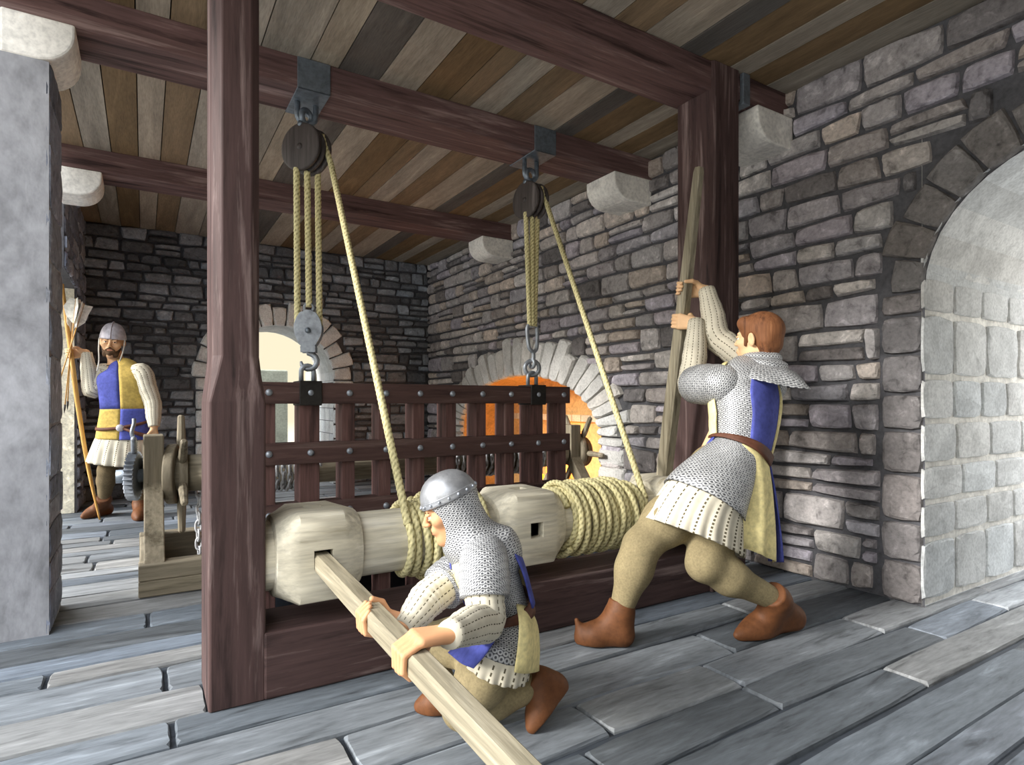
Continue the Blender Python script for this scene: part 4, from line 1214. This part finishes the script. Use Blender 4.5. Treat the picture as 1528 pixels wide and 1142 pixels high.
# ------------------------------------------------------------------ the kneeling man in mail coif and skull cap
def kneeling_man():
    s = .84; rt, tv = upright(690); Z = V((0, 0, 1)); lf = -rt
    ba = (L1b - L1a).normalized(); on = lambda Y: L1a + ba*((Y - L1a.y)/ba.y)
    # near hand over the bar, far hand under it
    gl, wl = grip(on(1.36), -ba, V((1, 0, .30)), -1, 1.0, .031)
    gr, wr = grip(on(1.655), -ba, V((1, .1, -.15)), 1, .96, .031)
    pitch = math.radians(24); fh = lf*math.cos(pitch) - Z*math.sin(pitch) + tv*.05; uh = Z*math.cos(pitch) + lf*math.sin(pitch)
    H = Frame(pd(672, 757, 1.85), fh, uh, .80)
    neck = pd(700, 803, 1.86)
    shl, shr = pd(722, 830, 1.765), pd(694, 850, 1.96)
    ell_, elr = pd(724, 924, 1.69), pd(640, 893, 1.83)
    pel = pd(748, 942, 1.90); hl, hr = pd(748, 966, 1.845), pd(738, 958, 1.96)
    kl = pd(692, 1056, 1.90); al = pd(800, 1024, 1.97); kr = pd(626, 958, 2.0); ar = pd(668, 1035, 2.06)
    P = head_prims(H, neck, ears=False)
    P += [cone(neck, pd(724, 850, 1.86), .05, .08, .04), cone(pd(724, 850, 1.86), pel, .085, .09, .04), cone(shl, shr, .045, .045, .03)]
    limb(P, [shl, ell_, wl], [.04, .034, .023]); limb(P, [shr, elr, wr], [.04, .034, .023])
    limb(P, [hl, kl, al], [.06, .042, .03]); limb(P, [hr, kr, ar], [.06, .042, .03])
    P += gl + gr
    me = sdf_mesh('person', P, .0031, 'skin', None, colf=skin_col('#cf9a72', lips='#a86a50', H=H))
    tag(me, 'kneeling man in steel cap, mail and tabard gripping the slanted lever', 'person', 'men at arms working in the room')
    eyes(H, me); brows(H, me, 'beard')
    # coif: head shell with a face opening and a drape to the shoulders
    cp = [ell(H.p(0, -.014, .034), (.084*s, .104*s, .096*s), H.R, .01), ell(H.p(0, -.004, -.055), (.078*s, .085*s, .085*s), H.R, .03),
          cone(H.p(0, -.03, -.07), neck, .078*s, .092*s, .03), cone(neck, neck.lerp(pd(728, 830, 1.86), .9), .092*s, .135*s, .03),
          cone(neck.lerp(shl, .1), shl.lerp(neck, .35), .085*s, .072*s, .03), cone(neck.lerp(shr, .1), shr.lerp(neck, .35), .085*s, .072*s, .03)]
    cp += [ell(H.p(0, .108, -.034), (.078*s, .090*s, .098*s), H.R, .008, 's')]
    def uvc(p):
        q = H.inv(p); return (math.atan2(q.x, q.y)*.085*s, q.z*s, 2*PI*.085*s)
    sdf_mesh('mail_coif', cp, .0045, 'mail_fine', me, uvf=uvc)
    # helmet: bowl with band and rivets
    hb = V((0, 0, 1)); R = []; prof = []
    for i in range(15):
        a = PI/2*i/14; prof.append((math.cos(a)**.85, math.sin(a)))
    c0 = lambda r, z: [H.p(math.cos(2*PI*j/48)*r*.092, -.012 + math.sin(2*PI*j/48)*r*.113, .036 + z*.105) for j in range(48)]
    mb = MB(); mb.rings([c0(max(r, .02), z) for r, z in prof], True, False); top = len(mb.v)
    he = mb.build('helmet', 'steel', me, True, solid=-.005)
    mb = MB(); mb.rings([c0(1.012, -.04), c0(1.03, -.01), c0(1.015, .06), c0(1.0, .17), c0(1.004, .19), c0(.99, .20)], True, False); mb.build('helmet_band', 'steel', me, True, solid=-.004)
    for j in range(18):
        a = 2*PI*j/18; mb = MB(); p = H.p(math.cos(a)*.0945, -.012 + math.sin(a)*.1155, .045); mb.sphere(p, .0048, 8, 5); mb.build('rivet', 'iron_pale', he, True)
    # trunk
    lat = (tv*.97 + rt*.12); f0 = lf
    K = [(pd(733, 984, 1.895), lat, .175, .118), (pd(741, 960, 1.895), lat, .165, .110), (pd(747, 936, 1.90), lat, .146, .098), (pd(746, 906, 1.90), lat, .112, .080),
         (pd(734, 872, 1.89), lat, .120, .086), (pd(722, 842, 1.875), lat, .125, .088), (pd(712, 820, 1.865), lat, .105, .076), (pd(704, 806, 1.86), lat, .07, .06)]
    T = Trunk(K, f0); d_ = math.radians
    T.mesh('mail_shirt', 'mail_fine', me, 1.05, 6.9, 44, solid=.005, fold=lambda h: .008)
    T.mesh('gambeson_skirt', 'quilt', me, .2, 1.45, 8, off=-.006, nt=160, fold=lambda h: .026*max(1.2-h, 0), nf=20, ucount=20, solid=.004)
    for a, b in ((shl, ell_), (shr, elr)):
        c = a.lerp(b, .66)
        mb, _, _ = sleeve('x', 'mail_fine', me, [a.lerp(pd(722, 850, 1.87), .7), a.lerp(pd(722, 850, 1.87), .12), a.lerp(b, .4), c], [.04, .072, .076, .072], amp=0, uvper=False, n=40)
        mb.build('mail_sleeve', 'mail_fine', me, True)
    for a, b, c in ((shl, ell_, wl), (shr, elr, wr)):
        d = (c - b).normalized()
        mb, _, _ = sleeve('x', 'quilt', me, [a, a.lerp(b, .7), b + (b-a).normalized()*.006, b.lerp(c, .5), c + d*.030], [.050, .056, .056, .050, .036], 13)
        mb.build('sleeve', 'quilt', me, True)
    # tabard (theta > 0 = his near left side)
    for m, a0, a1 in (('yellow', 0, 48), ('blue', -48, 0)):
        T.mesh('tabard_front', m, me, 3.05, 6.5, 16, th0=d_(a0), th1=d_(a1), nt=10, off=.013, solid=.005)
    for m, a0, a1 in (('blue', 140, 180), ('yellow', 180, 220)):
        T.mesh('tabard_back', m, me, 3.05, 6.75, 18, th0=d_(a0), th1=d_(a1), nt=10, off=.024, solid=.006)
    def panel(name, m, rows):
        R = [smooth_path([pd(*p) for p in r], 5) for r in rows]; R2 = []
        for j in range(len(R[0])): R2.append(smooth_path([r[j] for r in R], 4))
        R2 = [[R2[j][i] for j in range(len(R2))] for i in range(len(R2[0]))]
        mb = MB(); mb.rings(R2, False, False); return mb.build(name, m, me, True, solid=.005)
    panel('tabard_tail', 'yellow', [[(770, 903, 1.80), (781, 905, 1.825), (789, 908, 1.90), (790, 909, 1.96)], [(774, 930, 1.735), (788, 932, 1.765), (800, 934, 1.90), (798, 934, 1.97)], [(772, 965, 1.715), (788, 967, 1.75), (803, 968, 1.90), (800, 966, 1.98)], [(767, 1003, 1.71), (784, 1005, 1.745), (801, 1002, 1.90), (802, 998, 1.99)]])
    panel('tabard_skirt', 'blue', [[(716, 902, 1.84), (730, 910, 1.77), (742, 912, 1.745)], [(700, 935, 1.82), (722, 943, 1.71), (744, 940, 1.68)], [(684, 958, 1.80), (705, 974, 1.69), (726, 974, 1.665)], [(668, 974, 1.80), (688, 990, 1.69), (706, 998, 1.665)]])
    T.mesh('belt', 'belt', me, 2.80, 3.22, 3, off=.019, solid=.006)
    hs = []
    limb(hs, [pel, hl, hl.lerp(kl, .5), kl], [.070, .080, .080, .064]); limb(hs, [kl, kl.lerp(al, .4), al], [.064, .060, .042])
    limb(hs, [pel, hr, hr.lerp(kr, .5), kr, kr.lerp(ar, .4), ar], [.070, .078, .076, .058, .058, .04])
    sdf_mesh('hose', hs, .0065, 'hose', me)
    # near boot: toes tucked on the floor, sole facing back
    shoe('boot', me, pd(806, 1018, 1.97), pd(847, 1030, 1.985), pd(800, 1093, 1.90), .86, sole_up=lf*1.0 + Z*.3)
    fl_ = lambda px, py: pd(px, py, EYE*FPX/(py-HORY))
    shoe('boot', me, ar, fl_(688, 1062), fl_(626, 1062), .84)
    return me
kneeling_man()

# ------------------------------------------------------------------ the archer at the far end
def archer():
    s = 1.08; rt, tv = upright(180); Z = V((0, 0, 1)); T0 = 5.4
    p = lambda px, py, t=T0: pd(px, py, t)
    bowpts = [p(94, 424, 5.22), p(98, 470, 5.2), p(106, 528, 5.2), p(117, 610, 5.24), p(132, 700, 5.32), p(149, 777, 5.35)]
    hc = p(107, 527, 5.2); ba = (bowpts[2] - bowpts[3]).normalized()
    gr, wr = grip(hc, ba, rt*.85 - tv*.35 - Z*.15, 1, 1.1, .026)
    fh = tv*.97 - rt*.17 - Z*.10
    H = Frame(p(168, 511), fh, Z + rt*.06, 1.10)
    neck = p(176, 548, 5.43); shr, shl = p(155, 557), p(211, 557, 5.40)
    elr, ell_ = p(137, 583, 5.3), p(228, 602, 5.4); wl = p(230, 636, 5.36)
    pel = p(188, 655); hr, hl = p(172, 662, 5.4), p(203, 662, 5.42); kr, kl = p(160, 702, 5.34), p(207, 710, 5.42); ar, al = p(155, 745, 5.40), p(209, 752, 5.45)
    P = head_prims(H, neck) + [cone(neck, p(186, 580), .07, .12, .05), cone(p(186, 580), pel, .13, .12, .05), cone(shr, shl, .06, .06, .04)]
    limb(P, [shr, elr, wr], [.055, .045, .03]); limb(P, [shl, ell_, wl], [.055, .045, .03]); limb(P, [hr, kr, ar], [.085, .055, .04]); limb(P, [hl, kl, al], [.085, .055, .04])
    kn = wl - Z*.085 - rt*.006
    for i, k in enumerate((-.03, -.01, .01, .03)):
        m = kn + rt*k*-1 + tv*.004; q = m - Z*.042 + tv*.012; P += [cone(wl, m, .022, .013, .012), cone(m, q, .0115, .0105, .004), cone(q, q - Z*.028 - tv*.012, .0105, .009, .003)]
    P.append(cone(wl - Z*.02, wl - Z*.07 - rt*.045 + tv*.02, .018, .012, .01))
    P += gr
    me = sdf_mesh('person', P, .0055, 'skin', None, colf=skin_col('#d8ad84', lips='#b57a60', H=H))
    tag(me, 'bearded archer in blue and yellow quartered surcoat standing by the far wall', 'person', 'men at arms working in the room')
    eyes(H, me); brows(H, me, 'beard')
    bp = [cone(H.p(-.052, .035, -.05), H.p(-.032, .060, -.095), .018*s, .02*s, .02), cone(H.p(.052, .035, -.05), H.p(.032, .060, -.095), .018*s, .02*s, .02),
          cone(H.p(-.03, .068, -.098), H.p(.03, .068, -.098), .024*s, .024*s, .02), cone(H.p(-.028, .090, -.072), H.p(0, .098, -.088), .012*s, .016*s, .015), cone(H.p(.028, .090, -.072), H.p(0, .098, -.088), .012*s, .016*s, .015),
          cone(H.p(-.028, .092, -.062), H.p(0, .106, -.043), .007*s, .0065*s, .008), cone(H.p(.028, .092, -.062), H.p(0, .106, -.043), .007*s, .0065*s, .008),
          ell(H.p(0, .112, -.060), (.018*s, .03*s, .0085*s), H.R, .004, 's')]
    sdf_mesh('beard', bp, .004, 'beard', me)
    # helmet
    R = []
    for i in range(15):
        t = i/14; r = math.cos(t*PI/2)**.8; z = .026 + .135*math.sin(t*PI/2)**1.12
        R.append([H.p(math.cos(2*PI*j/40)*max(r, .02)*.094, -.010 + math.sin(2*PI*j/40)*max(r, .02)*.112, z) for j in range(40)])
    mb = MB(); mb.rings(R, True, False); mb.build('helmet', 'steel_pale', me, True, solid=-.006)
    mb = MB(); mb.tube([H.p(0, -.010 + math.cos(a)*.113*1.0, .030 + .137*math.sin(a)**1.0) for a in [PI*i/20 for i in range(21)]], .006, 6); mb.build('helmet_ridge', 'steel_pale', me, True)
    mb = MB()
    for q in (-1, 1):
        mb.tube(smooth_path([H.p(q*.088, .02, .03), H.p(q*.084, .045, -.06), H.p(q*.070, .09, -.15), H.p(q*.064 + .01, .12, -.235)], 5), .006, 6)
    mb.build('helmet_ties', 'cord', me, True)
    lat = (rt*.96 + tv*.26); f0 = tv
    K = [(p(186, 655), lat, .215, .15), (p(187, 630), lat, .200, .145), (p(187, 608), lat, .185, .135), (p(186, 580), lat, .195, .145), (p(184, 562, 5.41), lat, .195, .135), (p(182, 552, 5.42), lat, .13, .10), (p(178, 546, 5.43), lat, .085, .085)]
    T = Trunk(K, f0); d_ = math.radians
    for m, a0, a1, h0, h1 in (('gold', 0, 180, 1.9, 5.8), ('blue', -180, 0, 1.9, 5.8), ('blue', 0, 180, .02, 1.9), ('gold', -180, 0, .02, 1.9)):
        T.mesh('surcoat', m, me, h0, h1, 14, th0=d_(a0), th1=d_(a1), nt=24, solid=.008, fold=lambda h: .012, nf=7)
    K2 = [(p(180, 692, 5.4), lat, .245, .19), (p(183, 670), lat, .225, .17), (p(186, 650), lat, .20, .14)]
    Trunk(K2, f0).mesh('gambeson_skirt', 'quilt', me, 0, 1.95, 10, nt=150, fold=lambda h: .05*(2.1-h)*.5, nf=19, ucount=19, solid=.005)
    for a, b, c in ((shr, elr, wr), (shl, ell_, wl)):
        d = (c - b).normalized()
        mb, _, _ = sleeve('x', 'quilt', me, [a.lerp(p(184, 562), .7), a.lerp(p(186, 572), .0) + Z*.0, a.lerp(b, .5), b, b.lerp(c, .5), c + d*.005], [.06, .088, .080, .070, .062, .046], 12)
        mb.build('sleeve', 'quilt', me, True)
    mb = MB(); R = []
    for rr in (.085, .10, .105, .10): R.append([neck + lat*math.cos(2*PI*j/32)*rr*.95 + tv*math.sin(2*PI*j/32)*rr + Z*(.03 - (rr-.085)*1.2) for j in range(32)])
    mb.rings(R, True, False); mb.build('collar', 'quilt', me, True, solid=.006)
    # belt sloping to his left with a buckle and a sword hanger
    mb = MB(); R = []
    for j in range(49):
        th = 2*PI*j/48; h = .95 - .22*math.cos(th) + .25*math.sin(th)
        a, b = T.pt(h - .08, th, .012), T.pt(h + .08, th, .012); R.append([a, b])
    mb.rings(R, False, False); mb.build('belt', 'belt', me, True, solid=.006)
    mb = MB(); mb.lathe(T.pt(.72, .02, .014), tv, [(.030, 0), (.032, .008), (.02, .016), (.004, .018)], 18); mb.build('buckle', 'steel_pale', me, True)
    mb = MB(); mb.tube([T.pt(.70, .12, .014), T.pt(.45, .6, .03), T.pt(.25, 1.1, .05), p(218, 655, 5.25)], [.012, .016, .02, .02], 8); mb.build('sword_hanger', 'belt', me, True)
    hs = []; limb(hs, [pel, hr, kr, kr.lerp(ar, .35), ar], [.12, .10, .072, .070, .05]); limb(hs, [pel, hl, kl, kl.lerp(al, .35), al], [.12, .10, .072, .070, .05])
    sdf_mesh('hose', hs, .008, 'hose_dark', me)
    fl_ = lambda px, py: pd(px, py, EYE*FPX/(py-HORY))
    shoe('boot', me, ar, fl_(164, 767), fl_(124, 775), 1.1); shoe('boot', me, al, fl_(212, 770), fl_(206, 778), 1.1)
    # bow
    bo = thing('longbow', 'tall yew longbow held upright by the archer with its tip on the floor', 'bow', bowpts[-1])
    mb = MB(); q = smooth_path(bowpts, 8); mb.tube(q, [.006 + .013*math.sin(PI*min(max(i/(len(q)-1), .02), .98))**.7 for i in range(len(q))], 10); mb.build('stave', 'bow', bo, True)
    mb = MB(); mb.tube([bowpts[0] - Z*.02, p(116, 600, 5.34), bowpts[-1] + Z*.035], .0025, 6); mb.build('bowstring', 'cord', bo, True)
    for k, (top, bot, lb) in enumerate((((113, 450, 5.20), (97, 605, 5.12), 'arrow held by the archer, the upright one with the broad oval feather'), ((124, 458, 5.22), (80, 597, 5.05), 'arrow held by the archer, the most slanted of his bunch'), ((108, 462, 5.24), (101, 600, 5.16), 'arrow held by the archer, partly hidden between the other two'))):
        a, b = p(*top), p(*bot); d = (b-a).normalized(); o = thing('arrow', lb, 'arrow', b, 'arrows in the hand of the archer')
        mb = MB(); mb.tube([a - d*.03, b], .0048, 8); mb.build('shaft', 'bow', o, True)
        mb = MB(); mb.tube([b - d*.005, b + d*.03, b + d*.07], [.008, .007, .001], 8); mb.build('arrow_head', 'iron_black', o, True)
        w0 = d.cross(tv).normalized() * (1 if k != 1 else 1)
        for g in range(3):
            w = Matrix.Rotation(2*PI*g/3 + k*.5 + .2, 3, d) @ w0; wd = (.085 if k == 0 else .07)
            L_ = .20; poly = [a - d*.02, a - d*.03 + w*wd*(.5 if k == 0 else 1), a + d*(L_*.25) + w*wd*(1 if k == 0 else .8), a + d*(L_*.65) + w*wd*.7, a + d*L_]
            mb = MB(); mb.prism([x - d.cross(w)*.0015 for x in poly], d.cross(w)*.003); mb.build('feather', 'feather', o)
    return me
archer()


# ------------------------------------------------------------------ light and camera
SKY = 3.6; GROUND_FILL = 2.6  # lower half of the world made extra bright to lift ceiling and beam undersides
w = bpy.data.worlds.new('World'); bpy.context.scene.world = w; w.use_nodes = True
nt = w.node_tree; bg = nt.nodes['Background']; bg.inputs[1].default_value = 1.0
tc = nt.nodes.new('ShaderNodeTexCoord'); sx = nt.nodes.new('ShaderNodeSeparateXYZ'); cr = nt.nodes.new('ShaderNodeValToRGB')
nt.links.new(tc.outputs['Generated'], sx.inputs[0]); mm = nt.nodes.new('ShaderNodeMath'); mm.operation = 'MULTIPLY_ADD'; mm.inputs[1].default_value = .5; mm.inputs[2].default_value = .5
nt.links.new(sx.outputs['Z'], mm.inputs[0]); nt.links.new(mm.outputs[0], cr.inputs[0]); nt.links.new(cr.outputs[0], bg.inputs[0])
e = cr.color_ramp.elements; e[0].position = .42; e[0].color = (GROUND_FILL, GROUND_FILL*.97, GROUND_FILL*.92, 1); e[1].position = .71; e[1].color = (SKY*.97, SKY*1.0, SKY*1.04, 1)
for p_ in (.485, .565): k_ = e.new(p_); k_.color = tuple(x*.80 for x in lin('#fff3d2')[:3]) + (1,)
sun = bpy.data.lights.new('daylight', 'SUN'); sun.energy = 5; sun.angle = math.radians(16); sun.color = (1, .97, .92)
so = bpy.data.objects.new('daylight', sun); so.rotation_euler = V((.90, -.06, -.40)).to_track_quat('-Z', 'Y').to_euler(); C.objects.link(so)

cam = bpy.data.cameras.new('Camera'); cam.sensor_width = 36; cam.lens = 36*FPX/1528; cam.shift_y = (HORY - 571)/1528
cam.clip_start = .05
co = bpy.data.objects.new('Camera', cam); co.location = (0, 0, EYE); co.rotation_euler = (PI/2, 0, -YAW); C.objects.link(co)
sc = bpy.context.scene; sc.camera = co
sc.view_settings.view_transform = 'Standard'; sc.view_settings.look = 'None'; sc.view_settings.gamma = 1; sc.view_settings.exposure = .35
